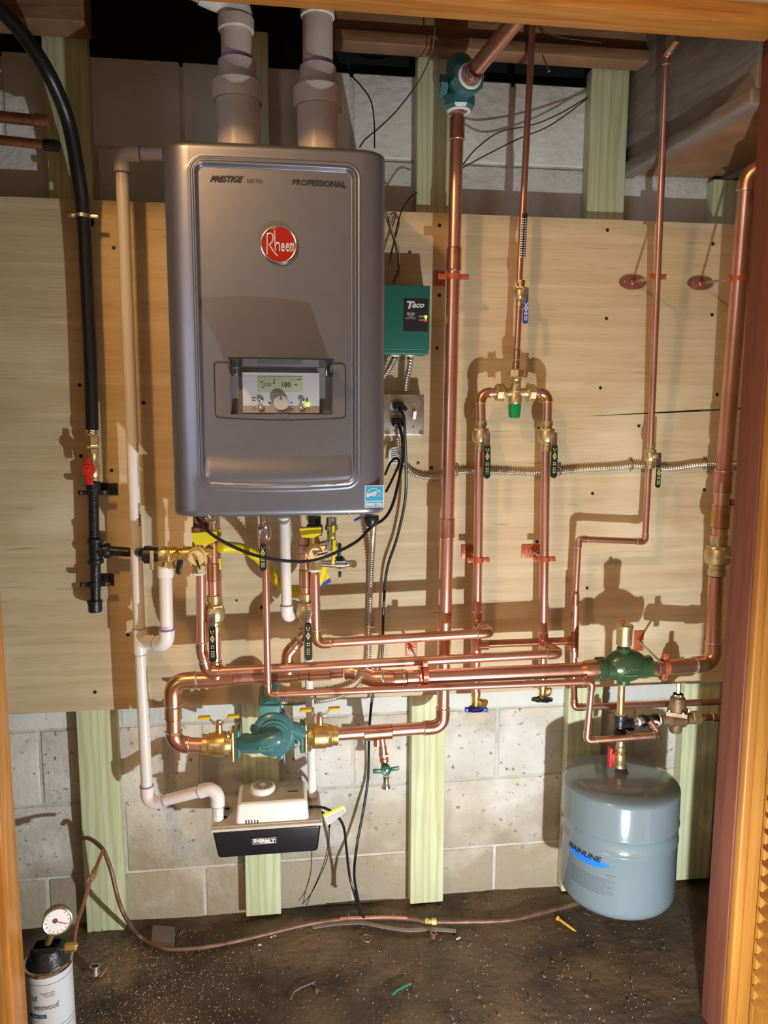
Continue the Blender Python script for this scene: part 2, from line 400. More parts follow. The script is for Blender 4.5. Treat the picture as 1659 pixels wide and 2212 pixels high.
# floor: gently uneven dirt
nx, ny = 130, 90; vs = []; fs = []
def fl_h(x, y): return .004*math.sin(x*9+y*4)*math.sin(y*7-x*3)+.0025*math.sin(x*31)*math.sin(y*27)+random.uniform(-.0012, .0012)
for j in range(ny+1):
    for i in range(nx+1):
        x = XL+(XR-XL)*i/nx; y = .0-(OF+.0)*j/ny*1.0; vs.append((x, y, fl_h(x, y)-.003))
fs = [(j*(nx+1)+i, j*(nx+1)+i+1, (j+1)*(nx+1)+i+1, (j+1)*(nx+1)+i) for j in range(ny) for i in range(nx)]
struct(obj('floor', vs, fs, floor_m, None, True, 3))
struct(MB().box(-2.6, 3.0, -4.4, -OF, -.06, -.004).build('floor', room_f, None, False))
struct(MB().box(XL-.05, XL, -OF, .05, 0, 2.5).build('wall_left', room_w, None, False))
struct(MB().box(XR, XR+.05, -OF, .05, 0, 2.5).build('wall_right', paint_blk, None, False))
struct(MB().box(XL-.05, XR+.05, -OF, .05, 2.46, 2.52).build('ceiling', joist_m, None, False))
# wall that holds the door opening (its room side is behind the camera's field)
struct(MB().box(-2.6, JL-.02, -OF, -OB-.01, 0, 2.6).box(JR+.02, 3.0, -OF, -OB-.01, 0, 2.5).box(JL-.02, JR+.02, -OF, -OB-.01, HZ+.02, 2.6).build('wall_front', room_w, None, False))
struct(MB().box(-2.6, 3.0, -4.45, -4.4, 0, 2.6).build('wall_room_far', room_w, None, False))
struct(MB().box(-2.65, -2.6, -4.4, -OF, 0, 2.6).build('wall_room_left', room_w, None, False))
struct(MB().box(3.0, 3.05, -4.4, -OF, 0, 2.6).build('wall_room_right', room_w, None, False))
struct(MB().box(-2.6, 3.0, -4.4, -OF, 2.60, 2.66).build('ceiling', room_w, None, False))
# jambs, header, casing
DX0 = P(1616, 2205, .602).x
struct(MB().box(JL-.03, JR+.03, -OF-.002, -OB, HZ, HZ+.03, .002).build('trim_2', trim_h, None, True))
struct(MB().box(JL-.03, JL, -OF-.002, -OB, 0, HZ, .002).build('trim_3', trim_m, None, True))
struct(MB().box(JR, JR+.03, -OF-.002, -OB, 0, HZ, .002).build('trim_4', red_jamb_dim, None, True))
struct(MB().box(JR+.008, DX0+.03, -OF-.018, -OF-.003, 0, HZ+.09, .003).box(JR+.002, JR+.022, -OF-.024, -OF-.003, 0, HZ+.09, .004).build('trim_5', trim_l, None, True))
struct(MB().box(JL-.10, JL-.008, -OF-.018, -OF-.003, 0, HZ+.09, .003).build('trim_6', trim_l, None, True))
# louvred door folded back at the right
dr = bpy.data.objects.new('door_1', None); S.collection.objects.link(dr); dr.location = (JR+.09, -OF-.03, .04); struct(dr)
def dbox(a, b, c, d_, e, f): return MB().box(a, b, c, d_, e, f, .002)
DX1 = DX0+.032; DY0, DY1 = -.602, -1.02
dbox(DX0, DX1, DY0-.013, DY0, .03, 2.0).build('stile', trim_l, dr)
dbox(DX0, DX1, DY1-.04, DY1, .03, 2.0).build('stile', trim_l, dr)
for a_, b_ in ((.03, .12), (.98, 1.05), (1.93, 2.0)): dbox(DX0, DX1, DY1, DY0-.013, a_, b_).build('rail', trim_l, dr)
z = .135; sl = None
while z < 1.92:
    if not (.965 < z < 1.065):
        if sl is None:
            sl = MB().obox(((DX0+DX1)/2, (DY0+DY1-.013)/2, z), (.020, 0, .014), (0, (DY0-DY1-.013)/2, 0), (-.0022, 0, .0032)).build('slat', trim_l, dr, False); sz = z
        else:
            c = sl.copy(); S.collection.objects.link(c); c.location = (0, 0, z-sz)
    z += .0345
# ---- timber
def timber(name, label, cat, x0, x1, y0, y1, z0, z1, m_, b=.003, group=None):
    t = MB().box(x0, x1, y0, y1, z0, z1, b).build(name, m_, None, True)
    # origin to base
    me = t.data; base = V(((x0+x1)/2, (y0+y1)/2, z0))
    for v in me.vertices: v.co -= base
    t.location = base; return tag(t, label, cat, group)
SY0, SY1 = -.040, -.003
timber('wall_stud', 'pale green treated stud far left beside the black gas hose', 'stud', -.512, -.416, SY0, SY1, .0, 2.20, stud_m)
timber('wall_stud', 'treated stud behind the teal circulator and condensate pump', 'stud', -.107, -.014, SY0, SY1, .008, 2.20, stud_m)
timber('wall_stud', 'treated stud behind the tall central copper pipe', 'stud', .334, .426, SY0, SY1, .005, 2.185, stud_m)
timber('wall_stud', 'treated stud behind the left side of the blue-grey tank', 'stud', .765, .862, SY0, SY1, .005, 2.170, stud_m)
timber('wall_stud', 'treated stud in shadow behind the right side of the tank', 'stud', 1.10, 1.205, SY0, SY1, .01, 1.925, stud_m)
PY0, PY1 = -.057, -.041
pz0, pz1 = .605, 1.812
def sheet(label, x0, x1, m_, crack=None):
    t = thing('plywood_sheet', label, 'plywood', ((x0+x1)/2, (PY0+PY1)/2, pz0))
    ol = [(x0, pz0), (x1, pz0)]
    if crack: ol += [(x1, crack[2]-.0035), (crack[0], crack[1]-.0006), (crack[0]-.03, crack[1]), (crack[0], crack[1]+.0006), (x1, crack[2]+.0035)]
    ol += [(x1, pz1), (x0, pz1)]
    MB().prism([(x, PY0, z) for x, z in ol], (0, PY1-PY0, 0)).build('board', m_, t, False)
    return t
ck = P(1290, 898, .056); ck2 = P(1590, 882, .056)
sh2 = sheet('tan plywood backing sheet behind the boiler and copper piping', XL+.002, 1.215, ply, (ck.x, ck.z, ck2.z))
scr = None
for px, py, par in [(949,487,0),(1312,497,0),(1540,527,0),(949,638,0),(944,752,0),(1310,688,0),(1538,680,0),(1297,838,0),(1549,852,0),(932,1010,0),(1280,1066,0),(1521,1058,0),(1160,1170,0),(565,1312,0),(565,1488,0),(205,1495,1),(172,832,1),(175,985,1),(276,1371,0),(1268,1270,0),(246,535,0),(1380,920,0),(887,1395,0),(310,870,0),(241,1016,0)]:
    c = P(px, py, .057); par = sh2
    if scr is None:
        scr = MB().lathe((0, 0, 0), (0, -1, 0), [(0, .0045), (.0006, .0045), (.0008, .003), (.0002, .002)], 10).build('screw', ink, None, False)
        o = scr
    else: o = scr.copy(); S.collection.objects.link(o)
    o.parent = par; o.location = c-V(par.location)
# knots
for px, py, w in [(885, 545, 9), (903, 1000, 9), (1163, 924, 7), (511, 1297, 7), (1243, 1275, 14)]:
    c = P(px, py, .0572); MB().lathe(c, (0, -1, 0), [(0, .0005*w), (.0004, .0004*w)], 9).build('knot', mat('knot_brown', (.10, .045, .018), .7), sh2, False)
# joists and grey beam
j1 = P(722, 88, .105); j2 = P(1412, 134, .105)
t = thing('ceiling_joist', 'reddish brown joist along the top of the wall, right of the vent pipes', 'joist', (j1.x, -.1, j1.z))
MB().box(j1.x, j2.x+.05, -.088, -.05, j1.z+.028, 2.46, .003).build('web', joist_m, t); MB().box(j1.x, j2.x+.05, -.105, -.05, j1.z, j1.z+.028, .004).build('ledger', joist_m, t)
j3 = P(70, 45, .12)
timber('ceiling_joist', 'short brown joist end above the far left stud', 'joist', -.60, -.40, -.13, -.05, j3.z, 2.46, joist_m)
bx0 = .868
t = thing('box_beam', 'grey painted box beam running from the wall toward the door, top right', 'beam', (bx0, -.25, 1.925))
def skew(mb):
    for v in mb.v: v.x += -v.y*.088
    return mb
skew(MB().box(bx0, bx0+.022, -OB+.004, -.004, 1.955, 2.459, .002)).build('side_board', gbeam_m, t)
skew(MB().box(bx0-.010, bx0+.028, -OB+.004, -.004, 1.925, 1.958, .006)).build('bottom_rail', gbeam_m, t)
skew(MB().box(bx0+.030, 1.125, -OB+.004, -.004, 1.935, 1.953, .002)).build('bottom_board', joist_m, t)
skew(MB().box(1.127, 1.147, -OB+.004, -.004, 1.925, 2.459, .002)).build('side_board', gbeam_m, t)
# ================================================================== BOILER
BO = .36; BB = .075
bxl, bxr, bz0, bz1 = -.2185, .2195, 1.124, 1.8545
boiler = thing('wall_boiler', 'large grey wall-hung boiler with red round emblem and control window', 'boiler', (0, -BB, bz0))
pc = [P(425, 700, BO).x, P(771, 700, BO).x, P(600, 1052, BO).z, P(600, 354, BO).z]   # embossed panel: x0,x1,zbottom,ztop
wx0, wx1, wz0, wz1 = rect_px(497, 791, 719, 896, BO)
def shell_y(x, z):
    R = .052; dx = min(x-bxl, bxr-x); dzt = bz1-z; dzb = z-bz0; off = BO
    if dx < R: off -= .042*(1-math.sqrt(max(0, 1-(1-dx/R)**2)))
    for dd, rr, q in ((dzt, .014, .012), (dzb, .012, .010)):
        if dd < rr: off -= q*(1-math.sqrt(max(0, 1-(1-dd/rr)**2)))
    if 0 < dzb-.012 < .006: off += 0
    off += .004*(1-((x-.0)/.2)**2)          # slight crown
    cx = (pc[0]+pc[1])/2; w = (pc[1]-pc[0])/2
    zb = pc[2]+.006*((x-cx)/w)**2
    rc = .022; hx = w-rc; hz = (pc[3]-zb)/2-rc; qx = abs(x-cx)-hx; qz = abs(z-(pc[3]+zb)/2)-hz
    sd = math.hypot(max(qx, 0), max(qz, 0))+min(max(qx, qz), 0)-rc
    off += .0032*math.exp(-((sd+.003)/.0030)**2)+.0016*math.exp(-((sd-.0055)/.0022)**2)
    if sd < -.004:
        def ss(t): t = max(0, min(1, t)); return t*t*(3-2*t)
        rec = ss((-sd-.004)/.006)*ss((z-zb-.004)/.052)
        off -= .007*rec
        # soft fold at the bottom of the panel
        t_ = (z-zb)/.060
        if 0 < t_ < 1: off += .004*math.sin(math.pi*t_)*ss((-sd)/.02)
    return -off
def lin(a, b, n): return [a+(b-a)*i/n for i in range(n+1)]
xs = sorted(set([bxl+.052*(1-math.cos(math.pi/2*i/14)) for i in range(15)]+[bxr-.052*(1-math.cos(math.pi/2*i/14)) for i in range(15)]+lin(bxl+.052, pc[0]+.03, 38)+lin(pc[0]+.03, wx0, 12)+lin(wx0, wx1, 60)+lin(wx1, pc[1]-.03, 12)+lin(pc[1]-.03, bxr-.052, 38)))
zs = sorted(set([bz0+.012*(1-math.cos(math.pi/2*i/5)) for i in range(6)]+[bz1-.02*(1-math.cos(math.pi/2*i/7)) for i in range(8)]+lin(bz0+.012, pc[2]+.09, 64)+lin(pc[2]+.09, wz0, 16)+lin(wz0, wz1, 20)+lin(wz1, pc[3]-.03, 70)+lin(pc[3]-.03, bz1-.02, 50)))
def uniq(a):
    o = [a[0]]
    for v in a[1:]:
        if v-o[-1] > 2e-4: o.append(v)
    return o
xs = uniq(xs); zs = uniq(zs); vs = []; fs = []; nX = len(xs); nZ = len(zs)
for z in zs:
    rcn = .009; dd = min(z-bz0, bz1-z); ins = rcn-math.sqrt(max(0, rcn**2-(rcn-dd)**2)) if dd < rcn else 0
    for x in xs:
        k = (x-(bxl+bxr)/2)/((bxr-bxl)/2); vs.append((x-ins*k*abs(k)**3, shell_y(x, z), z))
for j in range(nZ-1):
    for i in range(nX-1):
        cx = (xs[i]+xs[i+1])/2; cz = (zs[j]+zs[j+1])/2
        if wx0 < cx < wx1 and wz0 < cz < wz1: continue
        fs.append((j*nX+i, j*nX+i+1, (j+1)*nX+i+1, (j+1)*nX+i))
# skirt to the back
bd = [i for i in range(nX)]+[j*nX+nX-1 for j in range(1, nZ)]+[(nZ-1)*nX+i for i in range(nX-2, -1, -1)]+[j*nX for j in range(nZ-2, 0, -1)]
nb = len(vs)
for i in bd: v = vs[i]; vs.append((v[0], -BB, v[2]))
for q in range(len(bd)): q2 = (q+1) % len(bd); fs.append((bd[q], bd[q2], nb+q2, nb+q))
obj('front_cover', vs, fs, grey_case, boiler, True, .9)
MB().box(bxl+.02, bxr-.02, -.34, -BB, bz0+.002, bz0+.010).build('bottom_plate', galv, boiler, False)
# control window
bez = MB()
def rrect(x0, x1, z0, z1, r, y, k=6, sag=0.):
    o = []
    for cx, cz, a0 in ((x1-r, z1-r, 0), (x0+r, z1-r, 90), (x0+r, z0+r, 180), (x1-r, z0+r, 270)):
        for i in range(k+1):
            a = math.radians(a0+90*i/k); o.append(V((cx+r*math.cos(a), y, cz+r*math.sin(a))))
        if a0 == 180 and sag:
            for i in range(1, 12): t_ = i/12; o.append(V((x0+r+(x1-x0-2*r)*t_, y, z0-sag*math.sin(math.pi*t_))))
    return o
q = rect_px(463, 783, 747, 903, BO)
def band(outline, w, d, mb):
    n = len(outline); c = sum(outline, V())/n
    def off(p, e): v = p-c; return V((p.x-math.copysign(e, v.x) if abs(v.x) > 1e-6 else p.x, p.y, p.z-math.copysign(e, v.z)))
    a = outline; b_ = [off(p, w) for p in outline]; vs_ = a+b_+[p+V((0, d, 0)) for p in a]+[p+V((0, d, 0)) for p in b_]
    for i in range(n):
        j = (i+1) % n; mb.f += [tuple(len(mb.v)+t for t in f) for f in ((i, j, n+j, n+i), (i, j, 2*n+j, 2*n+i), (n+i, n+j, 3*n+j, 3*n+i))]
    mb.v += vs_
mb = MB(); band(rrect(q[0], q[1], q[2], q[3], .008, -BO+.0022, 6, .005), .0016, .01, mb); mb.build('control_bezel_groove', ink, boiler, False)
# bezel plate with an opening
mb = MB(); o1 = rrect(q[0]+.002, q[1]-.002, q[2]+.002, q[3]-.002, .007, -BO+.0010, 6, .005)
inn = [V((min(max(p.x, wx0), wx1), -BO+.0010, min(max(p.z, wz0), wz1))) for p in o1]
n = len(o1); mb.add(o1+inn, [(i, (i+1) % n, n+(i+1) % n, n+i) for i in range(n)]); mb.build('control_bezel', grey_pl, boiler, False)
RD = .028
mb = MB(); yb = -BO+RD
mb.add([(wx0, -BO+.001, wz0), (wx1, -BO+.001, wz0), (wx1, -BO+.001, wz1), (wx0, -BO+.001, wz1), (wx0+.004, yb, wz0+.003), (wx1-.004, yb, wz0+.003), (wx1-.004, yb, wz1-.003), (wx0+.004, yb, wz1-.003)],
       [(0, 1, 5, 4), (1, 2, 6, 5), (2, 3, 7, 6), (3, 0, 4, 7), (4, 5, 6, 7)]); mb.build('control_recess', recess_m, boiler, False)
def face_box(name, px0, py0, px1, py1, off, th, m_, parent, b=.0005):
    x0, x1, z0, z1 = rect_px(px0, py0, px1, py1, off); return MB().box(x0, x1, -off, -off+th, z0, z1, b).build(name, m_, parent)
po = BO-.016
cpn = face_box('control_panel', 524, 805, 690, 892, po, .012, panel_m, boiler)
dsp = face_box('display', 557, 813, 654, 848, po+.001, .002, lcd_m, cpn)
text_map('display_digits', '180', quad_px((609, 825), (628, 826), (628, 837), (609, 836), po+.0014), ink, cpn, .01)
text_map('display_digits', '12:00', quad_px((566, 826), (586, 827), (586, 835), (566, 834), po+.0014), ink_g, cpn)
for a in ((563, 824, 568, 826), (591, 819, 594, 822), (590, 825, 594, 829), (636, 830, 642, 833), (642, 819, 650, 821), (565, 836, 570, 838)): patch('display_mark', quad_px((a[0], a[1]), (a[2], a[1]), (a[2], a[3]), (a[0], a[3]), po+.0015), ink_g, cpn)
for px, py in ((563, 863), (652, 864), (564, 882), (652, 882)):
    c = P(px, py, po); MB().lathe(c, (0, -1, 0), [(0, .0068), (.002, .0068), (.0045, .0052), (.006, .003), (.0063, .0005)], 20).build('push_button', chrome if py < 870 else galv, cpn)
c = P(607, 870, po); kn = MB().lathe(c, (0, -1, 0), [(0, .0165), (.010, .0160), (.0125, .0145), (.0128, .0125), (.0118, .0005)], 36).build('dial_knob', mat('knob_silver', (.62, .60, .57), .35, .4), cpn)
MB().box(c.x-.001, c.x+.001, c.y-.0135, c.y-.012, c.z+.006, c.z+.012).build('pointer', ink, kn, False)
c = P(665, 874, po); MB().ball(c, .0042, n=12).build('power_led', led_g, cpn)
for a, b_, c_, d_, s in ((544, 858, 552, 866, '='), (545, 878, 553, 886, 'O'), (661, 859, 666, 868, 'i'), (661, 879, 669, 886, 'O'), (580, 868, 585, 872, '-'), (627, 868, 632, 873, '+'), (626, 882, 636, 887, 'OK')):
    text_map('panel_mark', s, quad_px((a, b_), (c_, b_), (c_, d_), (a, d_), po+.0006), ink_g, cpn)
# smoke-grey flip-up cover, open, standing out from the window
ca = P(498, 790, BO+.003); cb = P(717, 790, BO+.003)
mb = MB(); nsg = 14; dep = .075; vs_ = []; 
for i in range(nsg+1):
    t_ = i/nsg; x = ca.x+(cb.x-ca.x)*t_; ar = .006*math.sin(math.pi*t_)
    vs_ += [V((x, -BO-.001, ca.z+.000)), V((x, -BO-dep-ar, ca.z+.012)), V((x, -BO-dep-ar, ca.z+.009)), V((x, -BO-.001, ca.z-.003))]
fs_ = []
for i in range(nsg):
    for k in range(4): fs_.append((i*4+k, i*4+(k+1) % 4, (i+1)*4+(k+1) % 4, (i+1)*4+k))
fs_ += [(0, 1, 2, 3), tuple(nsg*4+k for k in range(4))]
cov = obj('flip_cover', vs_, fs_, dark_clear, boiler, False)
for x in (ca.x+.003, cb.x-.003):
    MB().prism([(x-.002, -BO+.012, ca.z-.004), (x-.002, -BO-.030, ca.z+.002), (x-.002, -BO-.020, ca.z-.012), (x-.002, -BO+.006, ca.z-.020)], (.004, 0, 0)).build('hinge_arm', black_pl, cov, False)
for x in (ca.x+.010, cb.x-.010): MB().rod((x, -BO+.004, ca.z-.006), (x, -BO+.004, ca.z-.018), .0035, 12).build('hinge_pin', chrome, cov)
c = P(609, 896, BO); MB().prism([V((c.x+.014*math.cos(a), -BO-.003, c.z+.002+.008*math.sin(a))) for a in [math.pi+math.pi*i/10 for i in range(11)]], (0, .004, 0)).build('cover_catch', grey_pl, boiler, False)
# print on the cover
PO = BO+.0005-.0012
text_map('front_lettering', 'PRESTIGE', quad_px((456, 379), (526, 380), (524, 394), (453, 392), BO-.0023), ink, boiler, .04, .25)
text_map('front_lettering', 'series', quad_px((533, 383), (568, 384.5), (568, 396), (533, 394.5), BO-.0023), ink_g, boiler)
text_map('front_lettering', 'PROFESSIONAL', quad_px((632, 387), (747, 391.5), (747, 405), (632, 398.5), BO-.0023), ink, boiler, .03)
# emblem
ec = P(602.5, 529, BO); eR = (P(642, 529, BO)-P(563, 529, BO)).x/2
em = MB().lathe(ec+V((0, .002, 0)), (0, -1, 0), [(0, eR), (.003, eR), (.0055, eR*.96), (.0055, eR*.92), (.004, eR*.90), (.0045, eR*.5), (.0048, .0001)], 56).build('emblem', red_em, boiler)
MB().ring(ec+V((0, -.0025, 0)), (0, -1, 0), eR*.955, .0022, 56, 8).build('emblem_rim', chrome, em)
def logo(fn_px, s, parent, m_, depth=.0016, bold=.03, shear=0.):
    vs0, fs0 = text_uv(s, bold, shear); fr = [fn_px(u, v) for u, v in vs0]
    o = obj('emblem_letter', fr, fs0, m_, parent, False)
    return o
eo = BO+.0032
def ebox(x0, y0, x1, y1): return quad_px((x0, y0), (x1, y0), (x1, y1), (x0, y1), eo)
em_l = mat('emblem_letters', (.80, .78, .80), .3, .5)
def strokes(pl, w, parent):
    mb = MB()
    for line in pl:
        pts = [P(x, y, eo) for x, y in line]
        mb.tube(pts, w, 6)
    return mb.build('emblem_letter', em_l, parent)
strokes([[(577, 505), (577, 549)], [(577, 505), (583, 503), (589, 506), (590, 515), (587, 524), (581, 529)], [(582, 528), (590, 542), (600, 553)], [(593, 497), (594, 520), (595, 541)], [(595, 530), (598, 524), (602, 524), (604, 529), (604, 543)]], .0015, em)
for s, x0, x1 in (('e', 607, 615), ('e', 617, 625), ('m', 626, 636)): text_map('emblem_letter', s, ebox(x0, 524, x1, 544), em_l, em, .03)
# energy label
def lb(px, py, e=0.): return P(px, py, BO+.0012+e)
def labq(x0, y0, x1, y1, e): return quad_px((x0, y0), (x1, y0-.6), (x1, y1-.6), (x0, y1), BO+.0012+e)
st = patch('energy_sticker', labq(788, 1049, 829, 1096.5, 0), ink_w, boiler)
patch('sticker_field', labq(789.5, 1050.5, 827.5, 1082, .0004), sky_b, st); patch('sticker_field', labq(789.5, 1084, 827.5, 1095, .0004), sky_b, st)
text_map('sticker_lettering', 'ENERGY STAR', labq(791, 1086, 826, 1093.5, .0007), ink_w, st, .03)
mb = MB(); mb.tube([lb(791+16.5-16.5*math.cos(a), 1074-19*math.sin(a), .0006) for a in [math.pi*i/20 for i in range(2, 17)]], .0007, 5)
sp = []
for i in range(11): a = math.pi/2+2*math.pi*i/10; rr_ = 8 if i % 2 == 0 else 3.4; sp.append(lb(819+rr_*math.cos(a), 1066-rr_*math.sin(a), .0007))
mb.tube(sp, .0006, 5); mb.build('sticker_arc_and_star', ink_w, st)
text_map('sticker_lettering', 'energy', quad_px((792, 1067), (814, 1060), (815, 1070), (793, 1078), BO+.0020), ink_w, st, .03, .4)
for px, py in ((452, 1115), (757, 1110)):
    c = P(px, py, BO-.004); MB().lathe(c, (0, -1, 0), [(0, .0042), (.002, .0040), (.0034, .002), (.0036, .0004)], 14).build('case_screw', chrome, boiler)
c = P(455, 1124, .335); MB().box(c.x-.011, c.x+.011, c.y-.004, c.y+.01, c.z-.004, c.z+.008, .002).build('case_clip', chrome, boiler)
# ================================================================== VENT PIPES
def vent(label, cx_px, name='vent_pipe', top=None):
    (xb, yb), (xt, yt), joins, r3, r2 = cx_px
    base = P(xb, yb, .23)
    t = thing(name, label, 'vent pipe', (base.x, base.y, bz1))
    def zz(py): return P(xb, py, .23).z
    X = base.x; Y = -.23
    y3, yb1, yn, y2, ytop = joins
    MB().rod((X, Y, bz1-.002), (X, Y, zz(yb1)+.01), r3, 36, .0005).build('lower_pipe', pvc_vent_dim, t)
    MB().lathe((X, Y, bz1-.001), (0, 0, 1), [(0, r3+.006), (.006, r3+.005), (.007, r3)], 36).build('seal_ring', rubber, t)
    zb = zz(yb1)
    MB().lathe((X, Y, zb), (0, 0, 1), [(0, r3), (0, r3+.0065), (.004, r3+.0075), (zz(y3)-zb, r3+.0075), (zz(y3)-zb+.012, r3-.002), (zz(y3)-zb+.018, r2+.008), (zz(yn)-zb, r2+.0065), (zz(yn)-zb, r2)], 40).build('reducer', pvc_vent_dim, t)
    MB().rod((X, Y, zz(yn)-.01), (X, Y, zz(ytop)), r2, 32, .0005).build('upper_pipe', pvc_vent_dim, t)
    pr = MB().lathe((X, Y, zz(yn)), (0, 0, 1), [(0, r2+.0003), (.010, r2+.0003)], 32, False).build('primer_stain', primer, t)
    return t, X, Y, zz
t, X, Y, zz = vent('left white plastic vent pipe on the boiler, ending in an elbow', ((515, 300), (512, 60), (183, 222, 135, 0, 55), .0445, .0315))
MB().rod((X, Y, zz(70)), (X, Y, zz(40)), .0365, 32, .002).build('coupling', pvc_vent_dim, t)
d = V((-1, -.30, .22)).normalized(); cn = V((X, Y, zz(4)))
MB().tube([V((X, Y, zz(44)))]+arc(cn, V((0, 0, 1)), d, .036, 10)+[cn+d*.07], .0335, 28).build('elbow', pvc, t)
MB().rod(cn+d*.065, cn+d*.13, .030, 28).build('pipe', pvc, t)
t, X, Y, zz = vent('right white plastic vent pipe on the boiler, straight up', ((688, 310), (680, 30), (195, 236, 147, 0, 10), .0445, .0315))
zt = zz(40)
MB().rod((X, Y, zt), (X, Y, 2.3), .0355, 32, .002).build('coupling', pvc, t)
# ================================================================== VALVES
def hexbody(mb, c, d, r, ln, n=6): mb.lathe(V(c)-V(d)*ln/2, d, [(0, r*.93), (ln*.1, r), (ln*.9, r), (ln, r*.93)], n)
def marks(parent, c, ldir, sdir, nrm, L_, m_=None):
    """worn maker's diamond and small print on a lever sleeve"""
    m_ = m_ or ink_y; mb = MB()
    def q(a, b, w, h): mb.add([c+ldir*(a-h)+sdir*(b-w)+nrm*.0004, c+ldir*(a-h)+sdir*(b+w)+nrm*.0004, c+ldir*(a+h)+sdir*(b+w)+nrm*.0004, c+ldir*(a+h)+sdir*(b-w)+nrm*.0004], [(0, 1, 2, 3)])
    q(L_*.10, -.0030, .0008, .0022); q(L_*.10, .0030, .0008, .0022); q(L_*.16, 0, .0030, .0006)
    z = L_*.32; mb.add([c+ldir*(z-.009)+nrm*.0004, c+ldir*z+sdir*.0052+nrm*.0004, c+ldir*(z+.009)+nrm*.0004, c+ldir*z-sdir*.0052+nrm*.0004, c+ldir*(z-.006)+nrm*.0004, c+ldir*z+sdir*.0035+nrm*.0004, c+ldir*(z+.006)+nrm*.0004, c+ldir*z-sdir*.0035+nrm*.0004], [(0, 1, 5, 4), (1, 2, 6, 5), (2, 3, 7, 6), (3, 0, 4, 7)])
    q(z, 0, .0006, .0045); q(z, 0, .0022, .0006)
    for a in (.52, .58): q(L_*a, -.0022, .0014, .0012); q(L_*a, .0022, .0012, .0014)
    for a in (.68, .73, .78, .83): q(L_*a, -.0022, .0016, .0008); q(L_*a, .0022, .0014, .0009)
    return mb.build('lever_print', m_, parent, False)
def ball_valve(label, c, d, r, ln, lever_m, L_=.085, ldir=(0, 0, -1), nrm=(0, -1, 0), body_m=None, shift=.0, handle_off=None, group=None, lw=.0085, name='ball_valve', stem_m=None):
    c = P(*c) if not isinstance(c, Vector) else c; d = V(d).normalized(); nrm = V(nrm).normalized(); ldir = V(ldir).normalized(); sdir = ldir.cross(nrm)
    t = thing(name, label, 'valve', c-d*0, group); body_m = body_m or brass_p
    mb = MB(); mb.lathe(c-d*ln/2, d, [(0, r*1.28), (ln*.16, r*1.28), (ln*.17, r*1.12), (ln*.26, r*1.15), (ln*.32, r*1.7), (ln*.42, r*1.92), (ln*.58, r*1.92), (ln*.68, r*1.7), (ln*.74, r*1.15), (ln*.83, r*1.12), (ln*.84, r*1.28), (ln, r*1.28)], 28)
    mb.build('body', body_m, t)
    mb = MB(); hexbody(mb, c+d*ln*.2, d, r*1.75, ln*.10); mb.build('hex_collar', body_m, t, False)
    s0 = c+nrm*r*1.5+sdir*shift; s1 = c+nrm*(r*2+.012)+sdir*shift
    MB().rod(s0, s1, .0055, 16).build('stem', body_m, t)
    lv_c = s1
    MB().obox(lv_c+ldir*.009, ldir*.019, sdir*.0072, nrm*.0011, .0008).build('lever_plate', chrome, t)
    mb = MB(); hexbody(mb, lv_c+nrm*.003, nrm, .0062, .005); mb.lathe(lv_c+nrm*.0055, nrm, [(0, .003), (.003, .003)], 10); mb.build('stem_nut', stem_m or chrome, t, False)
    bend = nrm*.004
    # sleeve: a rounded strip
    p = [lv_c+ldir*.020+bend*.3, lv_c+ldir*.030+bend, lv_c+ldir*(L_+.02)+bend]
    ol = []; hw = lw
    a0 = lv_c+ldir*.022+bend; L2 = L_
    for k in range(9): a = -math.pi/2+math.pi*k/8; ol.append(a0+ldir*(L2-hw+hw*math.cos(a))+sdir*hw*math.sin(a))
    ol += [a0+sdir*hw*.85, a0-sdir*hw*.85]
    sl_ = MB().prism([q_-nrm*.0022 for q_ in ol], nrm*.0044).build('lever_sleeve', lever_m, t, False)
    marks(sl_, a0+nrm*.0022, ldir, sdir, nrm, L2, ink_y if lever_m is not blue_l else ink_w)
    return t
R12, R34, R1 = .0079, .0108, .0143
# ================================================================== COPPER RUNS
RO = .125
# central tall pipe with flow check valve
cv = P(992, 190, .15)
cpt = run('copper_riser', 'tall wide central copper pipe down to the circulator return line', 'copper pipe', [(988, 235, .15), (956, 1570, .15), (728, 1586, .17)], .0155, couplings=((0, .03, .045), (0, .225, .05), (0, .655, .045)), Rb=1.7)
pa = P(988, 235, .15); pb = P(956, 1570, .15); dd = (pb-pa).normalized()
for (f0, s) in ((.30, 'USA'), (.46, 'TYPE M  1/16/16  BMI 110'), (.70, 'MADE IN USA NSF')):
    cc = pa+(pb-pa)*f0; ln = .06 if len(s) < 5 else .30
    text_map('pipe_print', s, cyl_map(cc, dd, .01562, .42, .72, ln/2, -ln/2, swap=True), ink_r, cpt, .01)
fc = thing('flow_check_valve', 'teal cast flow check valve at the top of the central copper pipe', 'valve', cv)
br = (P(1125, 30, .44)-P(1006, 165, .19)).normalized()
mb = MB(); mb.lathe(cv+V((0, 0, -.048)), (0, 0, 1), [(0, .030), (.006, .036), (.026, .036), (.034, .030), (.075, .034), (.10, .032), (.115, .02)], 8, rot=.3); mb.build('body', teal, fc, False)
MB().lathe(cv, br, [(0, .028), (.022, .032), (.034, .037), (.056, .037), (.058, .033)], 8, rot=.2).build('outlet', teal, fc, False)
MB().lathe(cv+V((-.03, 0, .0)), (-1, 0, 0), [(0, .024), (.016, .026), (.018, .018)], 6).build('side_plug', teal, fc, False)
MB().ring(cv+br*.058, br, .024, .004).ring(cv+V((0, 0, -.049)), (0, 0, 1), .023, .004).build('thread_tape', tape, fc)
run('copper_pipe', 'wide copper pipe slanting up toward the header from the teal valve', 'copper pipe', [cv+br*.052, cv+br*.075, P(1122, 34, .40)], .0175, couplings=((0, .7, .022),), seam=True)
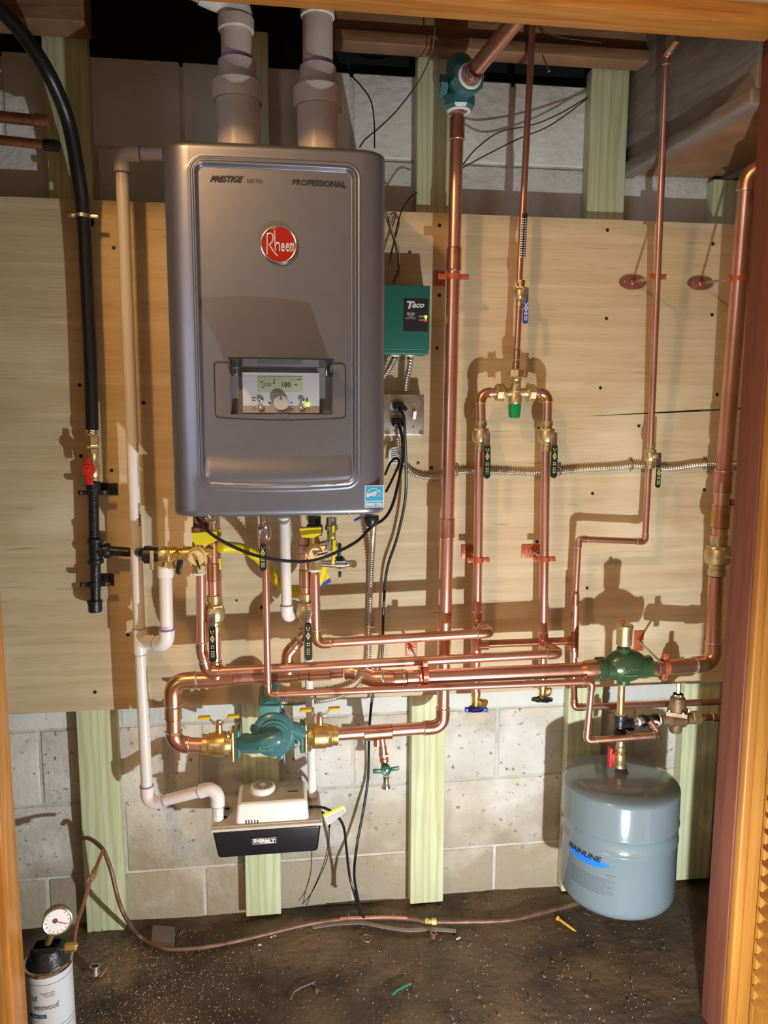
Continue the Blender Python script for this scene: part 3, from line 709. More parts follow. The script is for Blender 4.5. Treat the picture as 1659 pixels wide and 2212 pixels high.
# cold feed through the mixing valve
cold = run('copper_pipe', 'thin copper pipe from ceiling to the blue-handled valve', 'copper pipe', [(1151, 40, RO), (1121, 612, RO)], R12)
a = P(1131, 462, RO); b_ = P(1126, 556, RO)
sv = MB().rod(a, b_, .0094, 20, .0003).build('label_sleeve', ink, cold); sv['label'] = 'black label strip with rows of tiny white print'
mb = MB(); d_ = (b_-a).normalized()
for k in range(17):
    for s in (-1, 1):
        f = cyl_map(a, d_, .0096, s*.42-.26, s*.42+.26, .012+k*.0054, .0145+k*.0054); n0 = [f(0, 0), f(.5, 0), f(1, 0), f(1, 1), f(.5, 1), f(0, 1)]; mb.add(n0, [(0, 1, 4, 5), (1, 2, 3, 4)])
mb.build('print_rows', ink_w, sv, False)
ball_valve('brass ball valve with blue lever on the thin central pipe', (1124, 634, RO), (P(1124, 620, RO)-P(1122, 660, RO)), R12, .060, blue_l, .052, shift=-.004, lw=.0062, body_m=brass_p)
run('copper_pipe', 'thin copper pipe between blue-handled valve and mixing valve', 'copper pipe', [(1122, 655, RO), (1114, 808, RO)], R12, couplings=((0, .02, .02), (0, .72, .022), (0, .93, .036)))
mv = thing('mixing_valve', 'brass thermostatic mixing valve with green cap', 'valve', P(1113, 850, RO))
c = P(1113, 848, RO); up = (P(1115, 800, RO)-c).normalized(); rt = V((1, 0, 0))
MB().lathe(c-up*.030, up, [(0, .014), (.008, .017), (.02, .0165), (.035, .013), (.058, .0128), (.062, .015), (.064, .013)], 28).build('body', brass_p, mv)
mb = MB(); hexbody(mb, c+up*.046, up, .0185, .018, 6); mb.build('union_nut', brass_p, mv, False)
for s in (-1, 1):
    MB().lathe(c, rt*s, [(.008, .0115), (.022, .0105), (.030, .0125), (.034, .0125)], 24).build('side_port', brass_p, mv)
    mb = MB(); hexbody(mb, c+rt*s*.040, rt, .0205, .018, 8); mb.build('union_nut', brass_p, mv, False)
    mb = MB(); hexbody(mb, c+rt*s*.032, rt, .0225, .004, 16); mb.build('union_flange', brass_p, mv, False)
MB().lathe(c-up*.028, -up, [(0, .0150), (.002, .0158), (.012, .0152), (.030, .0138), (.033, .0115), (.034, .001)], 16).build('green_cap', grn_k, mv, True, .3)
MB().box(c.x-.005, c.x+.006, c.y-.0145, c.y-.0115, c.z+.017, c.z+.025, .001).build('cast_mark', brass_p, mv)
MB().tube([c+V((-.012, -.0165, .002)), c+V((.004, -.0168, .002))], .0007, 6).tube([c+V((-.005, -.0168, -.016)), c+V((.008, -.0168, -.012)), c+V((-.001, -.0168, -.010))], .0007, 6).build('cast_arrow', brass_p, mv)
# risers
def riser(lab, cx, ya, yb, xa, xb, hx, side):
    run('copper_pipe', lab, 'copper pipe', [P(hx, 848, RO), P(cx, 848, RO), P(xa, 922, RO)], .0112, Rb=1.9)
riser('short copper bend from the left port of the mixing valve', 1038, 0, 0, 1040, 0, 1084, -1)
riser('short copper bend from the right port of the mixing valve', 1183, 0, 0, 1182, 0, 1146, 1)
vd = V((0, 0, -1))
ball_valve('brass ball valve, black-green lever, below the left side of the mixing valve', (1039, 942, RO), (0, 0, 1), .0112, .075, grn_l, .078, shift=-.006)
ball_valve('brass ball valve, black-green lever, below the right side of the mixing valve', (1181, 942, RO), (0, 0, 1), .0112, .075, grn_l, .078, shift=-.007)
lz = .215
r1 = run('copper_riser', 'copper riser left of two under the mixing valve, bent to the boiler', 'copper pipe', [(1036, 975, RO), (1030, 1350, RO), (1062, 1367, lz), (683, 1390, lz), (680, 1240, lz)], .0112, Rb=1.5)
d = (P(1030, 1350, RO)-P(1036, 975, RO)).normalized()
r2 = run('copper_riser', 'copper riser right of two under the mixing valve, bent to the boiler', 'copper pipe', [(1179, 975, RO), (1173, 1392, RO), (1210, 1412, lz), (447, 1452, lz), (435, 1405, lz), (434, 1240, lz)], .0112, Rb=1.4)
run('copper_pipe', 'short copper drop under the left riser to the blue-handled drain', 'copper pipe', [(1030, 1340, RO), (1027, 1500, RO)], .0112, parent=None)
run('copper_pipe', 'short copper drop under the right riser to the black-wheel drain', 'copper pipe', [(1173, 1380, RO), (1172, 1482, RO)], .0112)
bk = run('copper_pipe', 'dark copper cross pipe behind, between left riser and right thin pipe', 'copper pipe', [(1032, 1392, .11), (1238, 1384, .11)], .0100, mt=copper_dark)
tee(bk, P(1029, 1394, RO-.002), (0, 0, 1), (1, 0, 0), .0112, .045, .030)
# right thin pipe
rp = run('copper_pipe', 'thin copper pipe at right from grey beam to green-lever valve', 'copper pipe', [(1465, 84, .30), (1440, 118, .24), (1405, 965, RO)], R12, Rb=1.2, couplings=())
ball_valve('small brass ball valve, dark green lever, on the right thin pipe', (1405, 985, RO), (0, 0, 1), R12, .062, grn_l, .055, shift=-.007, lw=.0062)
rq = run('copper_pipe', 'thin copper pipe stepping left below the right valve down to the tank line', 'copper pipe', [(1402, 1005, RO), (1393, 1170, RO), (1250, 1164, RO), (1243, 1290, RO)], R12, Rb=1.2)
rs = run('copper_pipe', 'slightly wider copper pipe continuing down left of the air scoop', 'copper pipe', [(1243, 1280, .13), (1239, 1400, .13), (1240, 1528, .13), (1600, 1514, .13)], .0088, Rb=1.3, couplings=((0, .12, .032), (0, .4, .02)))
tee(rs, P(1240, 1384, .13), (0, 0, 1), (-1, 0, 0), .0098, .052, .022)
MB().rod(P(1243, 1305, .13), P(1240, 1420, .13), .0108, 20).build('pipe', copper, rs)
# thin line from boiler to the fill tee
l3 = .262
tl = run('copper_pipe', 'thin copper line from green-lever valve, across and down to the black tee', 'copper pipe', [(573, 1205, l3), (579, 1500, l3), (1279, 1472, l3), (1267, 1600, .27), (1428, 1588, .285), (1404, 1558, .262)], R12, Rb=1.3)
ball_valve('ball valve with dark green lever directly under the boiler', P(571, 1150, l3), (0, 0, 1), R12, .075, grn_l, .058, nrm=(-.1, -1, 0), shift=0, lw=.0075, body_m=chrome)
# left copper from the boiler (back row) and valve
lb_ = run('copper_pipe', 'copper pipe behind the left brass manifold down to the loop', 'copper pipe', [(458, 1125, .20), (462, 1290, .20)], .0125, couplings=((0, .66, .04),))
ball_valve('brass ball valve with long black lever left of the thin pipe', (463, 1325, .20), (0, 0, 1), .0125, .085, blk_l, .080, shift=.002, lw=.0085)
lb2 = run('copper_pipe', 'short copper drop below the left black-lever valve into the loop', 'copper pipe', [(465, 1362, .20), (466, 1468, .20)], .0125, couplings=((0, .75, .03),))
ct = run('copper_pipe', 'copper pipe behind the right brass valve under the boiler', 'copper pipe', [(658, 1150, .20), (660, 1290, .20)], .0125, couplings=((0, .25, .02), (0, .7, .04)))
ball_valve('brass ball valve with long black lever behind the right copper drop', (661, 1318, .20), (0, 0, 1), .0125, .080, blk_l, .085, shift=-.003, lw=.0085)
run('copper_pipe', 'short copper offset bent left and down into the horizontal main', 'copper pipe', [(661, 1350, .20), (658, 1372, .20), (622, 1412, .20), (622, 1450, .20)], .0135, mt=copper_dark, Rb=1.7)
# circulator loop
lp = run('copper_loop', 'wide copper loop curving from the circulator back over to the left', 'copper pipe', [(442, 1610, .19), (376, 1608, .19), (372, 1472, .20), (740, 1449, .20)], .0172, Rb=1.75, couplings=((1, .52, .03), (2, .86, .05)))
tee(lp, P(466, 1467, .20), (P(740, 1449, .2)-P(372, 1472, .2)), (0, 0, 1), .0165, .085, .030)
tee(lp, P(622, 1457, .20), (P(740, 1449, .2)-P(372, 1472, .2)), (0, 0, 1), .0165, .050, .026)
mn = run('copper_main', 'widest horizontal copper main from the loop to the green air scoop', 'copper pipe', [(735, 1450, .20), (760, 1450, .21), (806, 1466, .225), (850, 1466, .235), (1268, 1446, .235)], .0178, Rb=2.2, couplings=((3, .03, .03),))
MB().lathe(P(1262, 1446, .245), (1, -.0, .03), [(0, .0205), (.012, .022), (.03, .0225), (.040, .021)], 26).build('reducer', copper_fit, mn)
MB().rod(P(905, 1454, .245), P(908, 1454, .245), .0192, 22).build('coupling', copper_fit, mn)
tee(cpt, P(815, 1582, .162), (1, .05, .01), (0, 0, -1), .0160, .070, .034, rb=.0085)
# right big pipe
an = P(1452, 1438, .235)
bg = run('copper_main', 'wide copper pipe from air scoop up the right edge behind the door jamb', 'copper pipe', [(1418, 1444, .245), (1540, 1432, .22), (1546, 1245, .22)], .0175, Rb=1.6)
ball_valve('brass ball valve with black lever beside the right door jamb', (1551, 1200, .22), (P(1555, 1150, .22)-P(1549, 1250, .22)), .0165, .10, blk_l, .095, shift=-.016, body_m=brass_p)
run('copper_riser', 'widest copper riser at far right with elbow at top', 'copper pipe', [(1554, 1165, .22), (1562, 1040, .225), (1616, 375, .33), (1690, 350, .36)], .0185, mt=copper, Rb=1.7, couplings=((0, .4, .055),))
run('copper_pipe', 'stub of copper pipe behind the far right riser', 'copper pipe', [(1575, 1085, .225), (1640, 1090, .20)], .009)
# ---- iron tees, relief etc. below scoop
as_ = thing('air_scoop', 'dark green cast air scoop with brass vent on top', 'air scoop', P(1348, 1470, .245))
ca_ = P(1348, 1442, .245); ax = V((1, 0, .012)).normalized()
vsx = []; 
prof = [(-.071, .0255), (-.068, .029), (-.052, .029), (-.046, .026), (-.040, .027), (.046, .028), (.052, .027), (.056, .026), (.066, .027), (.069, .023)]
MB().lathe(ca_, ax, prof, 30).build('body', grn_scoop, as_)
# dome: stretched hump rising from the body
mb = MB(); mb.ball(ca_+V((.003, 0, .006)), .043, (1.28, .80, .95), 28); mb.build('dome', grn_scoop, as_)
MB().lathe(ca_+V((0, 0, -.020)), (0, 0, -1), [(0, .020), (.014, .016), (.021, .0155), (.021, .010)], 24).build('bottom_boss', grn_scoop, as_)
MB().lathe(ca_+V((-.003, 0, .036)), (0, 0, 1), [(0, .018), (.014, .0165), (.015, .010)], 24).build('top_boss', grn_scoop, as_)
mb = MB()
for r_, n_ in ((.005, 6), (-.009, 9)):
    for k in range(n_): mb.ball(ca_+V((-.012+.034*k/n_+random.uniform(-.0006, .0006), -.0350, r_+random.uniform(-.001, .002))), .0014, (1, .8, 1.6), 6)
mb.build('cast_marks', mat('cast_light', (.16, .22, .15), .4), as_)
av = thing('air_vent', 'small brass air vent with red cap on top of the air scoop', 'air vent', ca_+V((-.003, 0, .050)))
b0 = ca_+V((-.003, 0, .048))
MB().lathe(b0, (0, 0, 1), [(0, .009), (.006, .009), (.006, .012), (.010, .0185), (.048, .0190), (.052, .0205), (.058, .0205), (.060, .018)], 26).build('body', brass_p, av)
MB().rod(b0+V((-.006, -.004, .058)), b0+V((-.006, -.004, .066)), .002, 10).build('stem', brass, av); MB().ball(b0+V((-.006, -.004, .068)), .0045).build('red_cap', red_l, av)
bn = run('copper_pipe', 'short brass-coloured nipple under the air scoop', 'pipe nipple', [P(1343, 1468, .245), P(1340, 1550, .245)], .0088, mt=brass)
tt = thing('iron_tee', 'black iron tee under the air scoop above the tank valve', 'pipe fitting', P(1338, 1590, .245))
tc_ = P(1339, 1566, .245); 
MB().lathe(tc_+V((0, 0, -.026)), (0, 0, 1), [(0, .0165), (.010, .0170), (.012, .0145), (.040, .0145), (.042, .0170), (.053, .0165)], 24).build('body', black_iron, tt)
MB().lathe(tc_, (1, 0, .02), [(.005, .0135), (.020, .0135), (.022, .0165), (.031, .0165)], 24).build('side_port', black_iron, tt)
MB().ring(tc_+V((0, 0, .027)), (0, 0, 1), .011, .0022).build('thread_tape', tape, tt)
nn = run('pipe_nipple', 'short silver nipple between the two black tees', 'pipe nipple', [tc_+V((.028, 0, 0)), P(1390, 1557, .245)], .0085, mt=galv)
MB().ring(P(1379, 1560, .245), (1, 0, 0), .009, .003).build('thread_tape', tape, nn)
t2 = thing('iron_tee', 'black iron tee beside the brown pressure reducing valve', 'pipe fitting', P(1405, 1570, .23))
c2 = P(1402, 1556, .235)
MB().lathe(c2+V((-.022, 0, 0)), (1, 0, 0), [(0, .0155), (.008, .016), (.010, .0135), (.032, .0135), (.034, .016), (.044, .0155)], 24).build('body', black_iron, t2)
MB().lathe(c2, (0, -1, 0), [(0, .012), (.018, .013), (.026, .0155), (.030, .0155)], 22).build('front_port', black_iron, t2)
MB().ring(c2+V((0, -.031, 0)), (0, 1, 0), .010, .0035).ring(c2+V((.026, 0, 0)), (1, 0, 0), .010, .003).build('thread_tape', tape, t2)
pr = thing('pressure_reducing_valve', 'brown bronze pressure reducing valve right of the black tees', 'valve', P(1462, 1580, .235))
pcv = P(1462, 1552, .235)
MB().lathe(pcv+V((-.040, 0, -.002)), (1, 0, 0), [(0, .012), (.014, .013), (.02, .020), (.058, .020), (.066, .014), (.084, .014)], 22).build('body', bronze, pr)
MB().lathe(pcv+V((-.002, 0, -.036)), (0, 0, 1), [(0, .012), (.002, .014), (.016, .017), (.034, .020)], 22).build('lower_bowl', bronze, pr)
MB().lathe(pcv+V((0, 0, .012)), (0, 0, 1), [(0, .034), (.010, .034)], 4, rot=.25).build('flange', bronze, pr, False)
MB().lathe(pcv+V((0, 0, .020)), (0, 0, 1), [(0, .0235), (.004, .0225), (.034, .0175), (.038, .013), (.044, .012)], 28).build('bonnet', bronze, pr)
for sx, sy in ((-.026, -.008), (.026, -.008), (.0, -.028), (.0, .026)): MB().rod(pcv+V((sx, sy, .020)), pcv+V((sx, sy, .027)), .0035, 8).build('bolt', steel, pr)
MB().rod(pcv+V((0, 0, .060)), pcv+V((0, 0, .092)), .0055, 6).build('adjusting_screw', brass, pr); MB().lathe(pcv+V((0, 0, .060)), (0, 0, 1), [(0, .013), (.004, .013)], 6).build('lock_nut', steel, pr, False)
mb = MB(); hexbody(mb, pcv+V((.050, 0, 0)), (1, 0, 0), .0165, .022); mb.build('union_nut', brass_p, pr, False)
run('copper_pipe', 'short copper stub right of the brown reducing valve', 'copper pipe', [pcv+V((.058, 0, .0)), P(1590, 1550, .235)], .0085, couplings=((0, .6, .05),), mt=copper_dark)
# ================================================================== TANK
ty = .24; tcx = P(1333, 1860, ty).x; TR = .140
def tz(py): return P(1333, py, ty+TR).z
zb, zs1, zs2, zsh = tz(1975), tz(1862), tz(1826), tz(1752); ztop = P(1338, 1668, ty).z
zb = max(zb-.035, .003)
tk = thing('expansion_tank', 'blue-grey steel expansion tank hanging above the floor', 'tank', (tcx, -ty, zb))
pf = [(zb, .001), (zb, TR*.80)]
for i in range(1, 9): a = math.pi/2*i/8; pf.append((zb+.030*(1-math.cos(a)), TR*.80+(TR*.20)*math.sin(a)))
pf += [(zs1-.004, TR), (zs1-.001, TR+.0015), (zs1+.002, TR+.0015), (zs1+.004, TR-.0005), (zs2-.003, TR-.0005), (zs2-.001, TR+.0018), (zs2+.002, TR+.0018), (zs2+.005, TR)]
pf += [(zsh-.006, TR)]
ht = ztop-zsh
for i in range(1, 13):
    a = math.pi/2*i/12
    pf.append((zsh-.006+(ht+.006)*math.sin(a)**1.0, .016+(TR-.016)*math.cos(a)**.75))
MB().lathe((tcx, -ty, 0), (0, 0, 1), pf, 72).build('shell', tank_m, tk, True, 1.2)
MB().lathe((tcx, -ty, ztop-.002), (0, 0, 1), [(0, .020), (.006, .014), (.02, .0125)], 20).build('neck', mat('tank_neck', (.1, .1, .1), .4), tk)
def tcm(px0, px1, py, h0, h1, r=TR+.0006):
    return None
def tank_q(a0, a1, z_, h, slope=0.): return lambda u, v: V((tcx+(TR+.0008)*math.sin(a0+(a1-a0)*u), -ty-(TR+.0008)*math.cos(a0+(a1-a0)*u), z_+h*v+slope*u))
def tz2(py, a):  # height on the shell at angle a under pixel row py
    return P(1333+0*a, py, ty+TR*math.cos(a)).z
sw = lambda u, v: V((tcx+(TR+.0006)*math.sin(-1.42+.86*u), -ty-(TR+.0006)*math.cos(-1.42+.86*u), zs1-.026+.022*math.sin(math.pi*min(1, u*1.02))**.5*(v-.5)+.000*u))
patch('tank_swoosh', sw, mat('tank_blue', (.02, .20, .80), .3), tk, 24, 4)
text_map('tank_lettering', 'MAINLINE', tank_q(-1.40, -.70, zs1-.022, .014), ink, tk, .03, .3)
for k in range(9):
    w = .62 if k % 3 != 2 else .50
    patch('tank_fine_print', tank_q(-1.3, -1.3+w+.2, zs1-.062-k*.0048, .0016), mat('fine_print', (.14, .17, .19), .4), tk, 12, 1)
patch('tank_fine_print', tank_q(-.62, -.46, zs1-.060, .013), mat('fine_print', (.14, .17, .19), .4), tk, 4, 1)
# tank valve
tv = thing('tank_valve', 'pale brass valve with red lever on top of the tank', 'valve', (tcx, -ty, ztop+.015))
vb = P(1338, 1655, ty); vt = P(1338, 1600, ty); L_ = vt.z-vb.z; vc = V((vb.x, -ty, ztop+.012)); L_ = vt.z-vc.z
MB().lathe(vc, (0, 0, 1), [(0, .012), (.010, .0125), (.012, .0095), (.018, .0115), (.024, .0125), (.036, .0125), (.040, .0095), (.044, .0120), (.055, .0120), (.057, .0095), (L_, .0095)], 24).build('body', brass_p, tv)
MB().rod(vc+V((-.008, 0, .030)), vc+V((-.020, 0, .030)), .004, 10).build('stem', brass_p, tv)
MB().box(vc.x-.030, vc.x-.020, vc.y-.008, vc.y+.008, vc.z+.004, vc.z+.056, .004).box(vc.x-.026, vc.x-.016, vc.y-.013, vc.y+.013, vc.z+.018, vc.z+.044, .003).build('red_lever', red_l, tv)
MB().rod((vc.x, -ty, vc.z+L_-.002), tc_+V((0, 0, -.020)), .0088, 18).build('nipple', steel, tv)
# ================================================================== PIPE HANGERS
def ring_strap(mb, c, d, r, w=.012):
    mb.lathe(c-d*w/2, d, [(0, r), (0, r+.0022), (w, r+.0022), (w, r)], 22, False)
def hanger(label, pc_, d, r, plate, w=.040, h=.034, oval=False, ear=.018, group=None):
    """plate fixed on the plywood, threaded rod, split ring round the pipe"""
    d = V(d).normalized(); c = P(*pc_); p = P(plate[0], plate[1], .0572)
    t = thing('pipe_hanger', label, 'pipe hanger', p, group)
    if oval: MB().prism([p+V((w*.5*math.cos(a), 0, h*.5*math.sin(a))) for a in [2*math.pi*k/28 for k in range(28)]], (0, -.003, 0)).build('wall_plate', mat('plum_plate', (.30, .11, .08), .35, .2), t, False)
    else: MB().box(p.x-w/2, p.x+w/2, p.y-.003, p.y, p.z-h/2, p.z+h/2, .001).build('wall_plate', red_clip, t)
    for s in (-1, 1): MB().lathe(p+V((s*w*.33, -.003, 0)), (0, -1, 0), [(0, .0036), (.0012, .003), (.0005, .0015)], 10).build('screw', steel, t, False)
    MB().lathe(p+V((0, -.003, 0)), (0, -1, 0), [(0, .008), (.004, .0075), (.006, .005)], 16).build('boss', red_clip if not oval else mat('plum_plate', (.3, .11, .08)), t)
    e = c+(p-c).normalized()*(r+.001)
    if (e-p).length > .012: MB().rod(p+V((0, -.004, 0)), e, .0032, 10).build('threaded_rod', steel, t)
    mb = MB(); ring_strap(mb, c, d, r)
    s = V((1, 0, 0)) if abs(d.x) < .5 else V((0, 0, 1))
    for k in (-1, 1):
        mb.obox(c+s*k*(r+ear/2), s*ear/2, d*.006, V((0, .0016, 0)), .0006); mb.obox(c+s*k*(r+ear/2)+V((0, -.004, 0)), s*ear/2, d*.006, V((0, .0016, 0)), .0006)
    mb.build('split_ring', red_clip, t)
    for k in (-1, 1): MB().lathe(c+s*k*(r+ear*.6)+V((0, -.006, 0)), (0, -1, 0), [(0, .0035), (.002, .003)], 10).build('ring_screw', red_clip, t, False)
    return t
hanger('red split ring hanger on the tall central pipe', (979, 598, .15), (P(979, 590, .15)-P(978, 620, .15)), .0160, (948, 602), .028, .034, ear=.020)
hanger('red hanger with slanted rod on the left riser', (1033, 1209, RO), (0, 0, 1), .0115, (1014, 1191), .044, .034, ear=.016)
hanger('red hanger with slanted rod on the right riser', (1176, 1207, RO), (0, 0, 1), .0115, (1146, 1190), .050, .034, ear=.016)
hanger('oval plate hanger on the right thin pipe', (1420, 598, .175), (0, 0, 1), R12, (1366, 610), .072, .036, True, ear=.012)
hanger('oval plate hanger on the far right riser', (1597, 602, .295), (0, 0, 1), .0190, (1512, 612), .070, .034, True, ear=.012)
hanger('red hanger on the horizontal main below the cross pipes', (918, 1456, .245), (1, 0, 0), .0182, (888, 1400), .030, .040, ear=.014)
hanger('red hanger with rod just right of the air scoop', (1437, 1440, .24), (1, 0, 0), .0182, (1379, 1384), .028, .056, ear=.016)
# ================================================================== BOILER TRIM VALVES
mo = .215
def manifold_combo(label, cx, cy, yellow_px, angle, name='service_valve'):
    t = thing(name, label, 'valve', P(cx, cy, mo)); c = P(cx, cy, mo)
    MB().lathe(c+V((0, 0, -.030)), (0, 0, 1), [(0, .0140), (.014, .0145), (.018, .0125), (.055, .0125), (.062, .010), (.075, .010)], 24).build('body', brass, t)
    MB().lathe(c, (0, -1, 0), [(0, .0185), (.016, .0195), (.026, .0205), (.030, .0205), (.030, .0172), (.032, .0170), (.042, .0165), (.0445, .0150), (.0440, .0008)], 36).build('drain_cap', mat('brass_cap', (.90, .70, .34), .5, .45, (.80, .58, .25), 60), t)
    dv = V((math.cos(angle), 0, math.sin(angle)))
    MB().rod(c+V((0, -.044, 0)), c+V((0, -.053, 0)), .0038, 12).build('cap_stud', brass, t)
    MB().tube([c+V((0, -.050, 0)), c+dv*.014+V((0, -.052, 0)), c+dv*.026+V((0, -.050, 0))], .0022, 8).build('cap_strap', rubber, t)
    x0, x1, z0, z1 = rect_px(*yellow_px, mo+.03)
    h = z1-z0; w = x1-x0
    hd = MB().prism([V((x0, -mo-.035, z1-h*.08)), V((x1, -mo-.035, z1)), V((x1, -mo-.035, z0+h*.34)), V((x0+w*.72, -mo-.035, z0+h*.12)), V((x0+w*.60, -mo-.035, z0)), V((x0+w*.12, -mo-.035, z0+h*.10)), V((x0+w*.02, -mo-.035, z0+h*.4))], (0, .022, 0)).build('yellow_lever', yellow, t, False)
    return t, c
t, c = manifold_combo('left brass service valve with yellow wing lever under the boiler', 428, 1196, (415, 1148, 468, 1178), -1.25)
mb = MB(); hexbody(mb, c+V((0, 0, -.034)), (0, 0, 1), .0175, .018); mb.build('hex_nut', brass_p, t, False)
MB().ring(c+V((0, 0, -.045)), (0, 0, 1), .0125, .0028).build('thread_tape', tape, t)
mb = MB(); mb.lathe(c+V((-.085, 0, 0)), (1, 0, 0), [(0, .0165), (.006, .0185), (.016, .0185), (.018, .016), (.026, .017), (.038, .017), (.040, .014), (.050, .0135), (.052, .016), (.066, .017), (.080, .016)], 26); mb.build('side_body', brass, t)
MB().box(c.x-.069, c.x-.060, c.y-.020, c.y-.014, c.z-.013, c.z+.013, .002).build('name_pad', brass, t)
MB().lathe(c+V((-.046, -.010, 0)), (0, -1, 0), [(0, .010), (.008, .0095), (.010, .008)], 8).build('port_plug', brass, t, False)
MB().lathe(c+V((-.066, 0, -.010)), (0, 0, -1), [(0, .0135), (.010, .014), (.016, .016), (.021, .016), (.021, .010)], 24).build('outlet', brass, t)
MB().rod(c+V((-.012, .004, -.016)), c+V((-.032, .004, -.016)), .0045, 12).build('side_tap', brass_p, t)
MB().obox(c+V((-.042, .004, -.026)), V((.006, 0, -.003)), V((0, .005, 0)), V((.004, 0, .020)), .003).build('tap_handle', rubber, t)
MB().lathe(c+V((.016, 0, .004)), (1, 0, 0), [(0, .0125), (.010, .0125), (.012, .009), (.018, .009)], 20).build('side_port', brass, t)
gu = thing('gas_union', 'black and pale union with brass tag left of the brass service valve', 'pipe fitting', c+V((-.105, 0, 0)))
MB().lathe(c+V((-.122, 0, 0)), (1, 0, 0), [(0, .012), (.006, .020), (.020, .020), (.022, .017), (.038, .016)], 20).build('body', black_iron, gu)
MB().obox(c+V((-.098, -.022, -.008)), V((.0042, 0, 0)), V((0, .001, 0)), V((.0012, 0, .021)), .0008).build('brass_tag', brass_p, gu)
# yellow levers seen edge-on, and corrugated yellow gas connector
for px, ya, yb in ((474, 1142, 1158), (474, 1205, 1230)):
    a = P(px, ya, mo-.02); b_ = P(px+1, yb, mo-.02); MB().obox((a+b_)/2, V((.0032, 0, 0)), V((0, .006, 0)), (a-b_)/2, .002).build('yellow_lever', yellow, t)
def corrugated(name, label, pts, r, pitch_, amp, m_, cat, k=14, n=12, group=None, parent=None):
    p = catmull([q_ if isinstance(q_, Vector) else P(*q_) for q_ in pts], k); L_ = 0; q2 = [p[0]]; step = pitch_/4
    acc = 0
    for i in range(1, len(p)):
        seg = (p[i]-p[i-1]).length; 
        while acc+seg >= step and seg > 0:
            f = (step-acc)/seg; nq = p[i-1]+(p[i]-p[i-1])*f; q2.append(nq); p[i-1] = nq; seg = (p[i]-p[i-1]).length; acc = 0
        acc += seg
    rr_ = [r+amp*(1 if i % 4 in (1, 2) else -1) for i in range(len(q2))]
    return tag_or(MB().tube(q2, rr_, n), name, m_, label, cat, group, parent, p)
def tag_or(mb, name, m_, label, cat, group, parent, p):
    if parent: return mb.build(name, m_, parent, True, 1.2)
    t = thing(name, label, cat, min(p, key=lambda a: a.z), group); mb.build('jacket', m_, t, True, 1.2); return t
corrugated('gas_connector', 'yellow corrugated gas connector hanging under the boiler', [(476, 1183, .24), (500, 1182, .21), (530, 1188, .18), (560, 1206, .15), (585, 1240, .12), (610, 1266, .11), (635, 1278, .12), (665, 1275, .14), (690, 1250, .17), (700, 1215, .20)], .0108, .0056, .0016, yellow, 'gas hose')
t, c = manifold_combo('right brass service valve with yellow wing lever under the boiler', 680, 1190, (647, 1139, 694, 1162), .15)
mb = MB(); hexbody(mb, c+V((0, 0, -.032)), (0, 0, 1), .0165, .022); mb.build('hex_nut', brass_p, t, False)
MB().ring(c+V((0, 0, -.044)), (0, 0, 1), .0130, .003).build('thread_tape', tape, t)
MB().lathe(c+V((0, 0, .036)), (0, 0, 1), [(0, .017), (.010, .019), (.022, .019), (.026, .015), (.044, .015)], 12).build('black_cap', black_pl, t, False)
MB().lathe(c+V((.012, 0, .010)), (.9, 0, .25), [(0, .0105), (.018, .0105), (.022, .008), (.028, .008)], 18).build('side_port', brass, t)
rl = thing('drain_valve', 'nickel side drain valve with dark green handle right of the boiler drop', 'valve', c+V((.05, 0, -.036)))
MB().lathe(c+V((.012, 0, -.030)), (1, 0, -.03), [(0, .008), (.018, .008), (.020, .0095), (.034, .0095), (.036, .0115), (.058, .0115), (.060, .0085), (.072, .0075), (.076, .0075)], 22).build('body', chrome, rl)
MB().lathe(c+V((.086, -.004, -.031)), (.5, -1, -.1), [(-.004, .009), (.004, .010), (.007, .008), (.007, .003)], 10).build('outlet', chrome, rl, False)
MB().obox(c+V((.056, 0, .001)), V((.004, 0, -.001)), V((0, .006, 0)), V((.001, 0, .016)), .002).obox(c+V((.057, 0, -.056)), V((.0035, 0, 0)), V((0, .005, 0)), V((0, 0, .007)), .002).lathe(c+V((.057, 0, -.018)), (0, 0, 1), [(0, .012), (.006, .005)], 14).build('green_handle', grn_l, rl)
rv = thing('gas_valve', 'gas shutoff with two yellow levers right of the right service valve', 'valve', P(718, 1180, .2))
c = P(716, 1150, .22)
MB().lathe(P(716, 1118, .22), (0, 0, -1), [(0, .012), (.016, .012), (.018, .0145), (.028, .0145), (.030, .010), (.052, .010), (.056, .013), (.066, .013)], 18).build('body', steel, rv)
for a in ((720, 1134, 718, 1164), (722, 1165, 719, 1218)):
    p0 = P(a[0], a[1], .25); p1 = P(a[2], a[3], .25); MB().obox((p0+p1)/2, V((.0035, 0, 0)), V((0, .007, 0)), (p0-p1)/2, .002).build('yellow_lever', yellow, rv)
MB().lathe(P(706, 1180, .24), (1, 0, .1), [(0, .012), (.010, .012), (.012, .009), (.018, .009)], 6).build('hex_nut', chrome, rv, False)
tg = thing('warning_tag', 'yellow paper tag with blue edge hanging behind the right copper drop', 'tag', P(700, 1270, .16))
patch('sheet', quad_px((681, 1240), (707, 1236), (715, 1256), (680, 1275), .165), yellow, tg); patch('blue_edge', quad_px((681, 1270), (713, 1249), (716, 1257), (681, 1277), .166), blue_l, tg)
for k in range(4): patch('print_line', quad_px((690, 1243+k*5), (704, 1241+k*5), (704, 1241.8+k*5), (690, 1243.8+k*5), .1662), ink_g, tg)
wn = thing('wire_nut', 'small blue wire nut hanging below the right end of the boiler', 'wire connector', P(769, 1123, .2))
MB().lathe(P(777, 1120, .26), (-1, -.2, -.35), [(0, .0045), (.006, .004), (.014, .0022)], 12).build('cap', blue_l, wn)
MB().tube(catmull([P(777, 1120, .26), P(786, 1116, .24), P(796, 1112, .22)]), .0012, 6).build('wire', copper_dark, wn)
